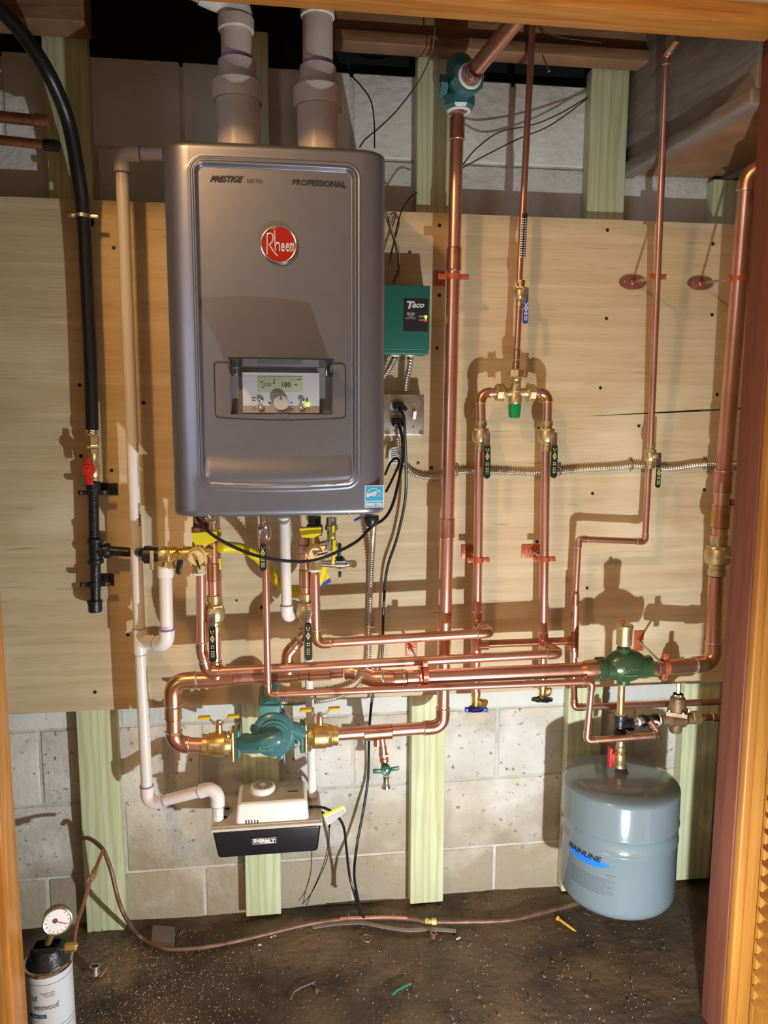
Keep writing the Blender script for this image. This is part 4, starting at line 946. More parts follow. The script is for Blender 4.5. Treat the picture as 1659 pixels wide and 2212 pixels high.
bc = thing('cord_grommet', 'black cord grommet under the right corner of the boiler', 'grommet', P(800, 1135, .22))
MB().lathe(P(803, 1112, .22), (-.1, 0, -1), [(0, .016), (.010, .018), (.022, .013), (.028, .008)], 16).build('body', rubber, bc)
us = thing('union_fitting', 'copper union with maroon collar under the left of the boiler', 'pipe fitting', P(432, 1150, .19))
MB().lathe(P(434, 1150, .19), (0, 0, 1), [(0, .021), (.012, .021), (.014, .017), (.040, .017)], 10).build('body', copper_dark, us, False); MB().lathe(P(434, 1138, .19), (0, 0, 1), [(0, .0175), (.01, .0175)], 24).build('collar', maroon, us)
# ================================================================== PVC
PR = .0136
pw = run('condensate_pipe', 'long white plastic pipe left of the boiler down to the condensate pump', 'plastic pipe', [P(352, 333, .14), P(262, 332, .14), P(302, 1386, .14), P(319, 1738, .14), P(470, 1700, .195), P(471, 1786, .20)], PR, mt=pvc, fit=pvc, ring_m=primer, Rb=1.5, sock=1.22)
tee(pw, P(302, 1385, .14), (P(302, 1340, .14)-P(304, 1430, .14)), V((1, -.35, 0)), PR+.0003, .062, .030, mt=pvc)
a = P(286, 1090, .14); d_ = (P(262, 332, .14)-P(302, 1386, .14)).normalized()
text_map('pipe_print', 'NAPCO', cyl_map(P(293, 1114, .14), d_, PR+.0002, 1.02, .62, -.022, .030, swap=True), ink, pw, .02)
text_map('pipe_print', 'SCH40', cyl_map(P(288, 968, .14), d_, PR+.0002, 1.0, .7, -.010, .012, swap=True), ink_g, pw)
text_map('pipe_print', 'ASTM D1785 0.75"', cyl_map(P(290, 1022, .14), d_, PR+.0002, 1.05, .8, -.03, .030, swap=True), ink_g, pw)
text_map('pipe_print', 'PVC 1120 NSF-pw-G 12-2m-20 21:00 117 MADE IN USA', cyl_map(P(276, 790, .14), d_, PR+.0002, 1.0, .78, -.13, .12, swap=True), ink_g, pw)
text_map('pipe_print', 'NAPCO SCH40', cyl_map(P(313, 1630, .14), d_, PR+.0002, 1.0, .75, -.05, .05, swap=True), ink_g, pw)
text_map('pipe_print', 'PVC 1120', cyl_map(P(466, 1762, .213), (0, 0, 1), PR+.0002, .3, -.1, .018, -.018, swap=True), ink_g, pw)
pw2 = run('relief_pipe', 'short white plastic pipe dropping from the brass valve to the tee', 'plastic pipe', [P(357, 1222, mo), P(361, 1392, mo), P(318, 1386, .165)], .0145, mt=pvc, fit=pvc, ring_m=primer, Rb=1.8, sock=1.22)
MB().rod(P(357, 1222, mo), P(358, 1248, mo), .0178, 24).build('adapter', white_pl, pw2)
MB().lathe(P(360, 1362, mo), (0, 0, 1), [(0, .0147), (.012, .0147)], 24, False).build('primer_stain', mat('lilac_primer', (.55, .45, .65), .4), pw2)
pw3 = run('condensate_pipe', 'white plastic drain pipe in the middle under the boiler', 'plastic pipe', [P(614, 1118, .21), P(620, 1333, .21), P(640, 1320, .155)], .0122, mt=pvc, fit=pvc, ring_m=primer, Rb=1.4, sock=1.22)
MB().rod(P(614, 1116, .21), P(614, 1124, .21), .0150, 20).build('adapter', white_pl, pw3)
pw4 = run('condensate_pipe', 'white plastic pipe behind the horizontal mains down to the condensate pump', 'plastic pipe', [P(664, 1345, .125), P(676, 1736, .125)], .0105, mt=pvc, fit=pvc, seam=False)
MB().rod(P(674, 1718, .125), P(676, 1738, .125), .012, 20).build('collar', cream_pl, pw4)
# ================================================================== GAS HOSE & IRON
gh = thing('gas_hose', 'thick black rubber gas hose curving down the far left', 'gas hose', P(198, 925, .10))
hp = catmull([P(-40, -25, .30), P(0, 20, .29), P(50, 75, .27), P(105, 160, .24), P(145, 255, .18), P(168, 370, .14), P(180, 470, .11), P(187, 600, .10), P(195, 780, .10), P(199, 928, .10)], 10)
MB().tube(hp, .0148, 24).build('jacket', rubber, gh)
MB().rod(P(199, 924, .10), P(199, 938, .10), .0125, 20).ring(P(199, 930, .10), (0, 0, 1), .0128, .0015).ring(P(199, 935, .10), (0, 0, 1), .0128, .0015).build('ferrule', chrome, gh)
mb = MB(); hexbody(mb, P(199, 952, .10), (0, 0, 1), .0155, .024); mb.build('brass_nut', brass, gh, False)
mb = MB(); hexbody(mb, P(200, 974, .10), (0, 0, 1), .0135, .012); mb.lathe(P(200, 988, .10), (0, 0, 1), [(0, .009), (.02, .009)], 16); mb.build('brass_adapter', brass, gh, False)
hc = thing('hose_clamp', 'dark clamp around the black gas hose near the plywood top', 'clamp', P(178, 467, .10))
c = P(179, 467, .112); mb = MB(); ring_strap(mb, c, V((0, 0, 1)), .0152, .008); mb.obox(c+V((-.024, 0, 0)), V((.009, 0, 0)), V((0, .003, 0)), V((0, 0, .004)), .001).obox(c+V((.024, 0, 0)), V((.009, 0, 0)), V((0, .003, 0)), V((0, 0, .004)), .001); mb.build('band', galv, hc)
MB().rod(c+V((0, .016, 0)), V((c.x, -.058, c.z)), .003, 8).build('rod', steel, hc); MB().lathe((c.x, -.0572, c.z), (0, -1, 0), [(0, .012), (.003, .011)], 16).build('wall_plate', black_iron, hc)
rg = thing('gas_shutoff', 'pale brass gas shutoff with red wing handle below the black hose', 'valve', P(202, 1030, .10))
MB().lathe(P(204, 1040, .10), (0, 0, 1), [(0, .012), (.008, .012), (.010, .0105), (.02, .0135), (.036, .0135), (.044, .010), (.056, .0105), (.060, .012), (.068, .012)], 22).build('body', brass_p, rg)
c = P(192, 1015, .125); MB().rod(c+V((0, .02, 0)), c, .005, 12).build('stem', brass, rg)
MB().lathe(c+V((0, .002, 0)), (0, -1, 0), [(0, .0145), (.008, .014), (.010, .012), (.010, .0045)], 24).obox(c+V((-.001, -.003, .016)), V((.006, 0, 0)), V((0, .003, 0)), V((0, 0, .013)), .002).obox(c+V((.001, -.003, -.019)), V((.0075, 0, 0)), V((0, .003, 0)), V((-.001, 0, .015)), .002).build('red_handle', red_l, rg)
MB().lathe(c+V((0, -.008, 0)), (0, -1, 0), [(0, .004), (.003, .003)], 6).build('nut', brass, rg, False)
gi = thing('iron_gas_pipe', 'black iron gas pipe assembly with tee and drip cap at left', 'gas pipe', P(206, 1320, .10))
MB().rod(P(201, 1046, .10), P(203, 1162, .10), .0120, 24).build('pipe', black_iron, gi)
def iron_fit(mb, c, d, r, ln): mb.lathe(V(c)-V(d)*ln/2, d, [(0, r*.98), (.002, r*1.08), (.010, r*1.08), (.012, r*.94), (ln-.012, r*.94), (ln-.010, r*1.08), (ln-.002, r*1.08), (ln, r*.98)], 24)
c = P(206, 1190, .10); mb = MB(); iron_fit(mb, c, V((0, 0, 1)), .0165, .060); mb.lathe(c, (1, 0, .01), [(.006, .0145), (.018, .0145), (.020, .0178), (.032, .0178), (.034, .0165)], 24); mb.build('tee', black_iron, gi)
MB().tube([c+V((.030, 0, 0)), P(284, 1193, .10), P(296, 1193, .125), P(310, 1194, .20)], .0112, 20).build('branch_pipe', black_iron, gi)
MB().rod(P(206, 1212, .10), P(206, 1300, .10), .0120, 22).build('nipple', black_iron, gi)
mb = MB(); mb.lathe(P(206, 1322, .10), (0, 0, 1), [(0, .008), (.001, .0145), (.004, .0160), (.022, .0160), (.023, .0180), (.028, .0180), (.029, .012)], 24); mb.build('drip_cap', black_iron, gi)
MB().lathe(P(205, 1217, .10), (0, 0, 1), [(0, .0165), (.004, .0175), (.007, .0165)], 24).build('collar', black_iron, gi)
for lab, y, pl in (('black iron strap under the red-handled shutoff', 1064, (240, 1056)), ('black iron strap below the gas tee', 1262, (232, 1252))):
    h = thing('pipe_clamp', lab, 'clamp', P(pl[0], pl[1], .058)); c = P(202 if y < 1100 else 206, y, .10); mb = MB(); ring_strap(mb, c, V((0, 0, 1)), .0123, .012)
    mb.obox(c+V((.022, 0, 0)), V((.012, 0, 0)), V((0, .004, 0)), V((0, 0, .005)), .001).obox(c+V((-.022, 0, 0)), V((.012, 0, 0)), V((0, .004, 0)), V((0, 0, .005)), .001); mb.build('split_ring', black_iron, h)
    for s in (-1, 1): MB().lathe(c+V((s*.026, -.004, 0)), (0, -1, 0), [(0, .004), (.002, .003)], 10).build('screw', chrome, h, False)
    p = P(pl[0]-4, pl[1], .0575); MB().box(p.x-.020, p.x+.020, -.061, -.0575, p.z-.014, p.z+.014, .001).build('wall_plate', black_iron, h); MB().rod((c.x, c.y+.012, c.z), (c.x, -.058, c.z), .004, 10).build('rod', black_iron, h)
    if y < 1100: MB().lathe(c+V((0, 0, .003)), (0, 0, 1), [(0, .0165), (.022, .0165), (.026, .013)], 8).build('hex_cap', black_iron, h, False)
# capped pipes at far left
for lab, y0, y1, x1, rr_, m_, cap in (('capped bright copper pipe at upper left edge', 252, 264, 108, .0120, copper_dark, copper_fit), ('old copper pipe with black end fitting at upper left edge', 302, 316, 128, .0100, copper_dark, black_iron)):
    a = P(-30, y0-3, .11); b_ = P(x1, y1, .11); t = thing('capped_pipe', lab, 'copper pipe', b_); MB().rod(a, b_, rr_, 20).build('pipe', m_, t)
    d_ = (b_-a).normalized(); MB().rod(b_-d_*.034, b_, rr_*1.25, 20, .003).build('end_cap', cap, t)
# ================================================================== RELAY BOX, OUTLET BOX, CABLES
x0, x1, z0, z1 = rect_px(800, 617, 927, 765, .125)
rb = thing('relay_box', 'green metal switching relay box with black label right of the boiler', 'relay box', (x1-.05, -.06, z0))
MB().box(x0, x1, -.125, -.058, z0, z1, .003).build('housing', teal_b, rb)
MB().box(x0-.001, x1+.001, -.127, -.118, z0+.010, z1+.001, .001).build('lid', teal_b, rb)
q = face_box('label_plate', 872, 646, 925, 716, .1285, .001, ink, rb, .0)
text_map('label_lettering', 'T', quad_px((878, 650), (897, 651), (896, 667), (880, 667), .129), ink_w, q, .05, .3)
text_map('label_lettering', 'aco', quad_px((891, 655), (917, 656), (916, 665), (890, 665), .129), ink_w, q, .04, .3)
text_map('label_lettering', 'SR501', quad_px((879, 675), (896, 675), (896, 681), (879, 681), .129), ink_w, q, .01)
text_map('label_lettering', '1 ZONE', quad_px((882, 682.5), (893, 682.5), (893, 685), (882, 685), .129), ink_w, q)
text_map('label_lettering', 'SWITCHING RELAY', quad_px((876, 686), (899, 686), (899, 689), (876, 689), .129), ink_w, q)
text_map('label_lettering', 'POWER', quad_px((905, 682), (917, 682), (917, 685.5), (905, 685.5), .129), ink_w, q)
text_map('label_lettering', 'ZONE', quad_px((905, 689.5), (915, 689.5), (915, 693), (905, 693), .129), ink_w, q)
MB().ball(P(920, 684, .130), .0032, n=10).build('power_led', led_g, q); MB().ball(P(919.5, 692, .130), .0032, n=10).build('zone_led', led_r, q); MB().ball(P(920, 688, .130), .0018, n=8).build('amber_led', led_y, q)
for px in (853, 886):
    c = P(px, 764, .10); MB().box(c.x-.014, c.x+.014, c.y-.010, c.y+.010, c.z-.007, c.z+.002, .002).lathe(c+V((0, 0, -.005)), (0, 0, -1), [(0, .0085), (.008, .0080)], 14).build('cable_connector', chrome, rb)
x0, x1, z0, z1 = rect_px(826, 852, 915, 941, .100)
ob = thing('outlet_box', 'galvanised outlet box with switch and two plugs right of the boiler', 'outlet box', (x1-.05, -.06, z0))
MB().box(x0, x1, -.094, -.0575, z0+.001, z1-.001, .004).build('box', galv, ob)
MB().box(x0-.001, x1+.001, -.101, -.095, z0, z1, .0025).build('cover_plate', galv, ob)
for px, py in ((911, 861), (910, 934), (840, 858), (837, 934)): MB().lathe(P(px, py, .101), (0, -1, 0), [(0, .0062), (.001, .0060), (.0005, .003)], 16).build('corner_screw', chrome, ob)
for px, py in ((896, 869), (893, 922), (886, 899), (856, 857), (855, 893), (853, 930)): MB().lathe(P(px, py, .101), (0, -1, 0), [(0, .0030), (.0012, .0022)], 12).build('screw', chrome, ob)
face_box('switch_slot', 891, 884, 899, 906, .1018, .002, mat('slot', (.45, .36, .24), .5), ob, .0)
c = P(895, 898, .103); sw_ = MB().prism([c+V((-.0038, 0, -.009)), c+V((.0038, 0, -.009)), c+V((.0038, -.010, .010)), c+V((-.0038, -.010, .010))], (0, .004, 0)).build('toggle', white_pl, ob, False)
for py in (877, 911):
    c = P(857, py, .102); MB().lathe(c, (0, -1, 0), [(0, .0175), (.002, .0170)], 28).build('receptacle', mat('receptacle_grey', (.45, .43, .42), .4), ob)
def cord(name, label, pts, r, m_=None, plug=None, cat='power cord', k=10, parent=None):
    p = catmull([P(*q_) for q_ in pts], k); t = parent or thing(name, label, cat, min(p, key=lambda a: a.z)); MB().tube(p, r, 10).build('cord', m_ or rubber, t)
    if plug:
        c = P(*plug); MB().box(c.x-.013, c.x+.011, c.y-.022, c.y, c.z-.010, c.z+.010, .004).build('plug', rubber, t); MB().lathe(c+V((.008, -.016, 0)), (.6, -.2, -.6), [(0, .006), (.010, .005), (.014, .004)], 12).build('strain_relief', rubber, t)
    return t
cord('power_cord', 'black cord from upper plug falling to the floor', [(862, 882, .125), (872, 900, .14), (875, 950, .13), (877, 1010, .11), (875, 1080, .09), (858, 1160, .08), (835, 1235, .08), (828, 1330, .08), (825, 1420, .075), (806, 1500, .078), (800, 1545, .070), (797, 1600, .03), (795, 1680, .02), (785, 1750, .04), (772, 1820, .06), (765, 1885, .10), (772, 1935, .14), (783, 1976, .17), (787, 1981, .175)], .0036, plug=(860, 877, .1035))
cord('power_cord', 'black cord from lower plug looping back up to the boiler underside', [(860, 915, .125), (868, 940, .14), (870, 990, .14), (862, 1035, .15), (848, 1090, .17), (830, 1120, .20), (803, 1138, .22), (770, 1170, .27), (720, 1196, .30), (680, 1210, .31), (640, 1213, .31), (590, 1208, .32), (540, 1196, .32), (490, 1174, .33), (455, 1152, .33), (432, 1128, .33), (425, 1116, .32)], .0036, plug=(857, 912, .1035))
cord('power_cord', 'black looped cord hanging behind the boiler right edge', [(834, 1062, .18), (850, 1030, .14), (862, 1000, .12), (856, 990, .11), (843, 1000, .11), (832, 1025, .14)], .0030)
wt = thing('wiring_tag', 'white wiring tag behind the cords under the outlet box', 'tag', P(852, 985, .09)); patch('sheet', quad_px((841, 968), (868, 964), (862, 1000), (838, 1005), .075), paper, wt)
for k in range(7): patch('print_line', quad_px((845, 971+k*4.5), (864, 968+k*4.5), (864, 969.6+k*4.5), (845, 972.6+k*4.5), .0756), ink_g, wt)
corrugated('metal_conduit', 'short flexible metal conduit from relay box to outlet box', [(887, 770, .10), (884, 795, .10), (878, 820, .09), (875, 846, .085)], .0066, .0066, .0016, galv, 'conduit')
corrugated('metal_conduit', 'flexible metal conduit from relay box going behind the boiler', [(853, 772, .10), (845, 788, .09), (834, 806, .08), (815, 830, .07)], .0066, .0066, .0016, galv, 'conduit')
corrugated('metal_conduit', 'long flexible metal conduit running right across the plywood', [(858, 945, .075), (865, 985, .07), (880, 1012, .066), (905, 1028, .066), (950, 1030, .066), (985, 1020, .066), (1040, 1018, .066), (1165, 1022, .066), (1250, 1015, .066), (1330, 1010, .066), (1365, 1006, .066), (1400, 1008, .066), (1450, 1012, .066), (1520, 1003, .066), (1620, 1003, .066)], .0062, .0064, .0016, galv, 'conduit', k=16)
corrugated('metal_conduit', 'flexible metal conduit dropping from the boiler to the circulator', [(808, 1118, .20), (805, 1160, .12), (802, 1220, .075), (799, 1300, .068), (797, 1380, .068), (793, 1440, .07), (775, 1480, .08), (730, 1505, .09), (680, 1515, .10), (640, 1518, .11), (600, 1516, .14)], .0062, .0062, .0016, galv, 'conduit', k=14)
for lab, px, py in (('small conduit clip left of the right riser lever', 1208, 1008), ('small conduit clip left of the right thin pipe', 1362, 997), ('small conduit clip near the far right riser', 1522, 995), ('small conduit clip beside the central pipe', 986, 1009), ('conduit clip with screw on the dropping conduit', 805, 1351)):
    c = P(px, py, .060); h = thing('conduit_clip', lab, 'clip', c); MB().box(c.x-.005, c.x+.005, -.061, -.0575, c.z-.006, c.z+.008, .001).build('tab', steel, h)
    if py > 1300: MB().tube([V((c.x-.016, -.0578, c.z)), V((c.x-.015, -.072, c.z)), V((c.x-.004, -.076, c.z)), V((c.x+.0, -.066, c.z)), V((c.x+.002, -.0605, c.z))], .002, 6).build('saddle', steel, h)
    else: MB().tube([V((c.x, -.060, c.z)), V((c.x, -.075, c.z-.008)), V((c.x, -.075, c.z-.018)), V((c.x, -.0585, c.z-.024))], .002, 6).build('saddle', steel, h)
# thin loose wires
def wire(label, pts, r, m_, cat='wire'):
    p = catmull([P(*q_) for q_ in pts], 8); t = MB().tube(p, r, 7).build('loose_wire', m_, None); base = min(p, key=lambda a: a.z).copy()
    for v in t.data.vertices: v.co -= base
    t.location = base; return tag(t, label, cat)
brw = mat('brown_wire', (.10, .065, .05), .5)
wire('black wire from boiler top bending up past the painted block', [(809, 319, .20), (808, 260, .15), (800, 215, .10), (775, 180, .06), (748, 153, .03)], .0016, rubber)
wire('brown thermostat wire sweeping from boiler top up to the ceiling joist', [(777, 318, .22), (790, 300, .18), (820, 275, .12), (860, 235, .08), (905, 175, .06), (930, 120, .13), (938, 75, .16), (938, 32, .17)], .0018, brw)
wire('upper brown wire crossing the block between central pipe and stud', [(1000, 355, .11), (1030, 320, .06), (1080, 285, .03), (1150, 270, .03), (1210, 245, .025), (1273, 208, .012)], .0017, brw)
wire('lower brown wire crossing the block between central pipe and stud', [(1000, 362, .11), (1050, 335, .05), (1120, 300, .03), (1190, 270, .03), (1273, 210, .02)], .0017, brw)
wire('black wire curling up beside the green relay box', [(842, 570, .09), (855, 500, .08), (868, 455, .07), (885, 428, .065), (901, 416, .05)], .0016, rubber)
wire('brown wire loop right of the boiler above the relay box', [(840, 560, .09), (852, 520, .08), (862, 480, .075), (850, 460, .07), (838, 480, .08), (855, 530, .075), (861, 575, .07), (850, 612, .08)], .0016, brw)
wire('pale brown wire bundle strand above the relay box', [(840, 455, .12), (848, 500, .09), (862, 545, .08), (862, 600, .08)], .0016, mat('tan_wire', (.30, .22, .16), .5))
wire('hair-thin wires hanging from the condensate pump', [(712, 1785, .15), (708, 1850, .10), (690, 1895, .05), (672, 1930, .03), (653, 1953, .02)], .0011, rubber)
wire('second hair-thin wire hanging beside the first below the pump', [(709, 1785, .15), (706, 1840, .10), (690, 1890, .05), (672, 1930, .03), (662, 1955, .02)], .0011, rubber)
wire('thin brown wire stapled across the ceiling joist', [(1170, 66, .16), (1210, 80, .155), (1250, 86, .155), (1300, 92, .155)], .0012, brw)
# nails in joist
nl = thing('nail', 'bent nail hanging from the ceiling joist above the blocks', 'nail', P(1186, 155, .10)); MB().rod(P(1171, 118, .145), P(1186, 153, .155), .0016, 8).lathe(P(1186, 153, .155), (P(1186, 153, .155)-P(1171, 118, .145)), [(0, .0035), (.0015, .0035)], 10).build('shank', steel, nl)
# ================================================================== CIRCULATOR
ci = thing('circulator_pump', 'teal cast circulator pump between two brass flange valves', 'circulator', P(588, 1620, .19))
c = P(592, 1590, .20)
MB().lathe(c+V((0, .085, 0)), (0, -1, .08), [(0, .038), (.01, .042), (.075, .042), (.080, .050), (.086, .052), (.098, .052), (.103, .046), (.105, .040), (.110, .038), (.110, .032), (.114, .030), (.114, .025), (.117, .023), (.118, .001)], 48).build('volute', teal, ci)
nk = catmull([c+V((.022, -.030, .010)), c+V((.004, -.036, .008)), c+V((-.022, -.034, .001)), c+V((-.048, -.018, -.008)), c+V((-.070, -.002, -.012))], 6)
MB().tube(nk, [.006, .013, .017, .020, .0215]+[.0225]*(len(nk)-5), 28).build('inlet_neck', teal, ci)
MB().tube(catmull([c+V((.020, -.002, .020)), c+V((.045, 0, .014)), c+V((.062, 0, .006)), c+V((.070, 0, .0)) ], 6), .019, 22).build('outlet_neck', teal, ci)
for a in (25, 155, 205, 285, 335): d_ = V((math.cos(math.radians(a)), 0, math.sin(math.radians(a)))); MB().lathe(c+d_*.052+V((0, .004, 0)), (0, -1, 0), [(0, .009), (.012, .008), (.014, .004)], 14).build('lug', teal, ci)
x0, x1, z0, z1 = rect_px(559, 1522, 608, 1556, .20)
MB().box(x0, x1, -.20, -.125, z0-.01, z1, .007).build('terminal_box', teal, ci); MB().box(x0+.001, x1-.004, -.205, -.199, z0-.004, z1-.002, .002).build('terminal_cover', mat('teal_light', (.09, .27, .28), .35), ci)
MB().lathe(P(583, 1530, .19), (0, 1, .55), [(0, .024), (.03, .027), (.06, .024)], 22).build('motor_shell', teal, ci)
x0, x1, z0, z1 = rect_px(560, 1500, 606, 1524, .12); MB().box(x0, x1, -.14, -.075, z0, z1, .008).build('capacitor_box', mat('teal_dark', (.05, .11, .10), .4), ci)
text_map('cast_lettering', 'NOR', quad3(c+V((-.034, -.0575, -.010)), (.034, -.004, 0), (0, .002, .011)), mat('teal_cast', (.10, .27, .28), .4), ci, .02)
for s, px in ((-1, 512), (1, 656)):
    f = P(px, 1602 if s < 0 else 1590, .19); MB().obox(f+V((-s*.004, 0, 0)), V((.0045, 0, 0)), V((0, .020, 0)), V((0, 0, .036)), .004).build('flange', teal, ci)
def isoval(label, px0, px1, py, s):
    a = P(px0, py, .19); b_ = P(px1, py-.02*(px1-px0), .19); d_ = (b_-a).normalized(); L_ = (b_-a).length
    t = thing('flange_valve', label, 'valve', (a+b_)/2)
    pf_ = [(0, .0235), (.012, .0235), (.014, .026), (.026, .027), (.030, .0295), (L_-.016, .0300), (L_-.010, .025), (L_, .023)]
    if s < 0: o_, dd_ = a, d_
    else: o_, dd_ = b_, -d_
    MB().lathe(o_, dd_, pf_, 30).build('body', brass, t)
    mb = MB(); hexbody(mb, o_+dd_*.020, dd_, .0285, .010, 8); mb.build('hex_collar', brass, t, False)
    f = o_+dd_*(L_+.004); MB().obox(f, d_*.004, V((0, .022, 0)), V((0, 0, .038)), .004).build('flange', brass_p, t)
    for z in (-.026, .028):
        bb = f+V((0, -.010, z)); mb = MB().rod(bb-d_*.014, bb+d_*.016, .0028, 8); hexbody(mb, bb+dd_*.012, dd_, .0075, .007); hexbody(mb, bb-dd_*.009, dd_, .0075, .006); mb.build('bolt', chrome, t, False)
    m0 = (a+b_)/2+dd_*.006+V((0, 0, .028)); MB().rod(m0, m0+V((0, 0, .022)), .008, 14).build('stem', brass, t)
    h = m0+V((0, 0, .024)); MB().obox(h, V((.014, 0, 0)), V((0, .007, 0)), V((0, 0, .0012)), .0005).tube([h+V((-.012, 0, 0)), h+V((-.022, 0, .012))], .003, 8).tube([h+V((.012, 0, 0)), h+V((.022, 0, .012))], .003, 8).build('wing_plate', chrome, t)
    mb = MB(); hexbody(mb, h+V((0, 0, .004)), (0, 0, 1), .0065, .005); mb.build('nut', steel, t, False)
    for k in (-1, 1): MB().obox(h+V((k*.034, 0, .015)), V((.014, 0, 0)), V((0, .008, 0)), V((0, 0, .0035)), .003).build('yellow_wing', yel_dim, t)
    return t
isoval('left brass flange valve with yellow wing handle on the circulator', 437, 500, 1608, -1)
isoval('right brass flange valve with yellow wing handle on the circulator', 664, 730, 1590, 1)
# drain below pump line
dvn = thing('drain_valve', 'hanging boiler drain with green wing handle right of the circulator', 'valve', P(834, 1704, .165))
def p3(px, py): return P(px, py, .165)
MB().rod(p3(824, 1592), p3(827, 1615), .0085, 18).build('pipe', copper, dvn)
MB().lathe(p3(828, 1632), p3(826, 1608)-p3(828, 1632), [(0, .0112), (.006, .0115), (.010, .010), (.024, .010)], 18).build('adapter', copper_fit, dvn)
MB().lathe(p3(831, 1664), p3(829, 1630)-p3(831, 1664), [(0, .0088), (.022, .0088), (.024, .0115), (.032, .0115), (.034, .009), (.038, .009)], 20).build('body', copper_fit, dvn)
MB().ring(p3(829, 1630), (0, 0, 1), .0095, .0025).build('thread_tape', tape, dvn)
c = P(834, 1664, .185); MB().lathe(c+V((0, .012, 0)), (0, -1, 0), [(0, .012), (.012, .0130), (.016, .0120), (.014, .007)], 22).obox(c+V((.022, -.002, .004)), V((.010, 0, .0012)), V((0, .003, 0)), V((0, 0, .0045)), .0015).obox(c+V((-.022, -.002, 0)), V((.011, 0, -.0008)), V((0, .003, 0)), V((0, 0, .0050)), .0015).build('green_handle', mat('handle_green', (.008, .13, .09), .35), dvn)
MB().lathe(c+V((0, -.001, 0)), (0, -1, 0), [(0, .0055), (.004, .005), (.005, .002)], 12).build('handle_screw', chrome, dvn)
MB().lathe(p3(834, 1676), V((0, 0, -1)), [(0, .0085), (.012, .0065), (.020, .008), (.028, .0115), (.031, .0115), (.031, .007)], 22).build('nickel_spout', chrome, dvn)
# boiler drains under risers
for lab, px, hm, kind in (('brass drain with blue handle and paper tag under the left riser', 1028, blue_l, 0), ('brass drain with black wheel under the right riser', 1172, black_pl, 1)):
    yy = 1492 if kind == 0 else 1480; o_ = RO
    c = P(px, yy, o_); t = thing('drain_valve', lab, 'valve', P(px, yy+40, o_))
    if kind == 0:
        MB().lathe(c, (0, 0, -1), [(0, .012), (.014, .012), (.016, .010), (.036, .0105), (.040, .0085), (.056, .006)], 20).build('body', brass, t)
        s = c+V((.010, -.004, -.026)); MB().lathe(s, (.55, -.8, -.15), [(0, .007), (.010, .009), (.013, .0115), (.017, .0115), (.017, .008), (.008, .006)], 22).build('spout', brass, t)
        h = c+V((0, 0, -.048))
        MB().lathe(h+V((0, 0, -.006)), (0, 0, 1), [(0, .016), (.004, .020), (.010, .018), (.012, .006)], 14).obox(h+V((.024, -.003, -.002)), V((.006, 0, 0)), V((0, .006, 0)), V((0, 0, .0055)), .002).obox(h+V((-.022, -.003, 0)), V((.006, 0, 0)), V((0, .006, 0)), V((0, 0, .0055)), .002).build('blue_handle', blue_l, t)
        patch('paper_tag', lambda u, v: h+V((-.018+.034*u-.002*v, -.024, -.026+.026*v)), mat('worn_tag', (.50, .42, .32), .7), t)
    else:
        MB().lathe(c, (0, 0, -1), [(0, .012), (.010, .012), (.012, .009), (.026, .0095), (.030, .007), (.040, .0045)], 20).build('body', brass, t)
        MB().ring(c+V((.012, -.012, -.014)), (.4, -.9, -.1), .0095, .0028).build('spout', brass, t)
        h = c+V((0, 0, -.034)); mb = MB().lathe(h, (0, -.2, -1), [(0, .006), (.008, .006)], 12)
        pts_ = [h+V((.024*math.cos(a)*(1+.06*math.cos(8*a)), -.024*math.sin(a)*(1+.06*math.cos(8*a)), -.004+.0045*math.sin(a))) for a in [2*math.pi*k/48 for k in range(49)]]
        mb.tube(pts_, .0036, 8)
        for k in range(5): a = 2*math.pi*k/5; mb.tube([h+V((0, 0, -.004)), h+V((.023*math.cos(a), -.023*math.sin(a), -.004))], .0022, 6)
        mb.build('black_wheel', hm, t)
# ================================================================== CONDENSATE PUMP
cp = thing('condensate_pump', 'black condensate pump with dusty lid and white motor cover', 'condensate pump', P(575, 1860, .20))
FO = .235
xl = P(460, 1800, FO).x; xr = P(694, 1800, FO).x; zt_ = P(575, 1789, FO).z; zb_ = P(578, 1850, FO).z; yb_ = -.085
MB().prism([V((xl+.006, 0, zb_)), V((xr-.004, 0, zb_)), V((xr, 0, zt_)), V((xl-.002, 0, zt_))], (0, .001, 0))
vs_ = []
for (y, dx) in ((-FO, 0), (yb_, 0)):
    vs_ += [V((xl+.010, y+(0.004 if y < -.2 else 0), zb_)), V((xr-.008, y+(0.004 if y < -.2 else 0), zb_)), V((xr, y, zt_)), V((xl-.002, y, zt_))]
bm = bmesh.new(); bv = [bm.verts.new(v) for v in vs_]
for f in ((0, 1, 2, 3), (4, 7, 6, 5), (0, 4, 5, 1), (1, 5, 6, 2), (2, 6, 7, 3), (3, 7, 4, 0)): bm.faces.new([bv[i] for i in f])
bmesh.ops.bevel(bm, geom=bm.edges[:], offset=.008, segments=4, profile=.5, affect='EDGES'); bm.verts.index_update()
res = obj('reservoir', [v.co.copy() for v in bm.verts], [[v.index for v in f.verts] for f in bm.faces], black_pl, cp, True, .9); bm.free()
MB().box(xl-.005, xr+.003, -FO-.004, yb_+.002, zt_-.001, zt_+.006, .0025).build('lid', mat('lid_cream', (.66, .62, .54), .45, 0., (.56, .50, .42), 14), cp)
MB().box(xl-.001, xr-.002, -FO+.004, yb_+.002, zt_+.006, zt_+.009, .001).build('lid_top', cream_pl, cp)
mx0 = P(508, 1760, FO-.01).x; mx1 = P(668, 1760, FO-.01).x; mzt = P(590, 1737, FO-.006).z
bm = bmesh.new(); vs_ = []
for z, e in ((zt_+.005, 0), (mzt, .005)):
    vs_ += [V((mx0+e, -FO+.010+e, z)), V((mx1-e, -FO+.010+e, z)), V((mx1-e, yb_-.025-e, z)), V((mx0+e, yb_-.025-e, z))]
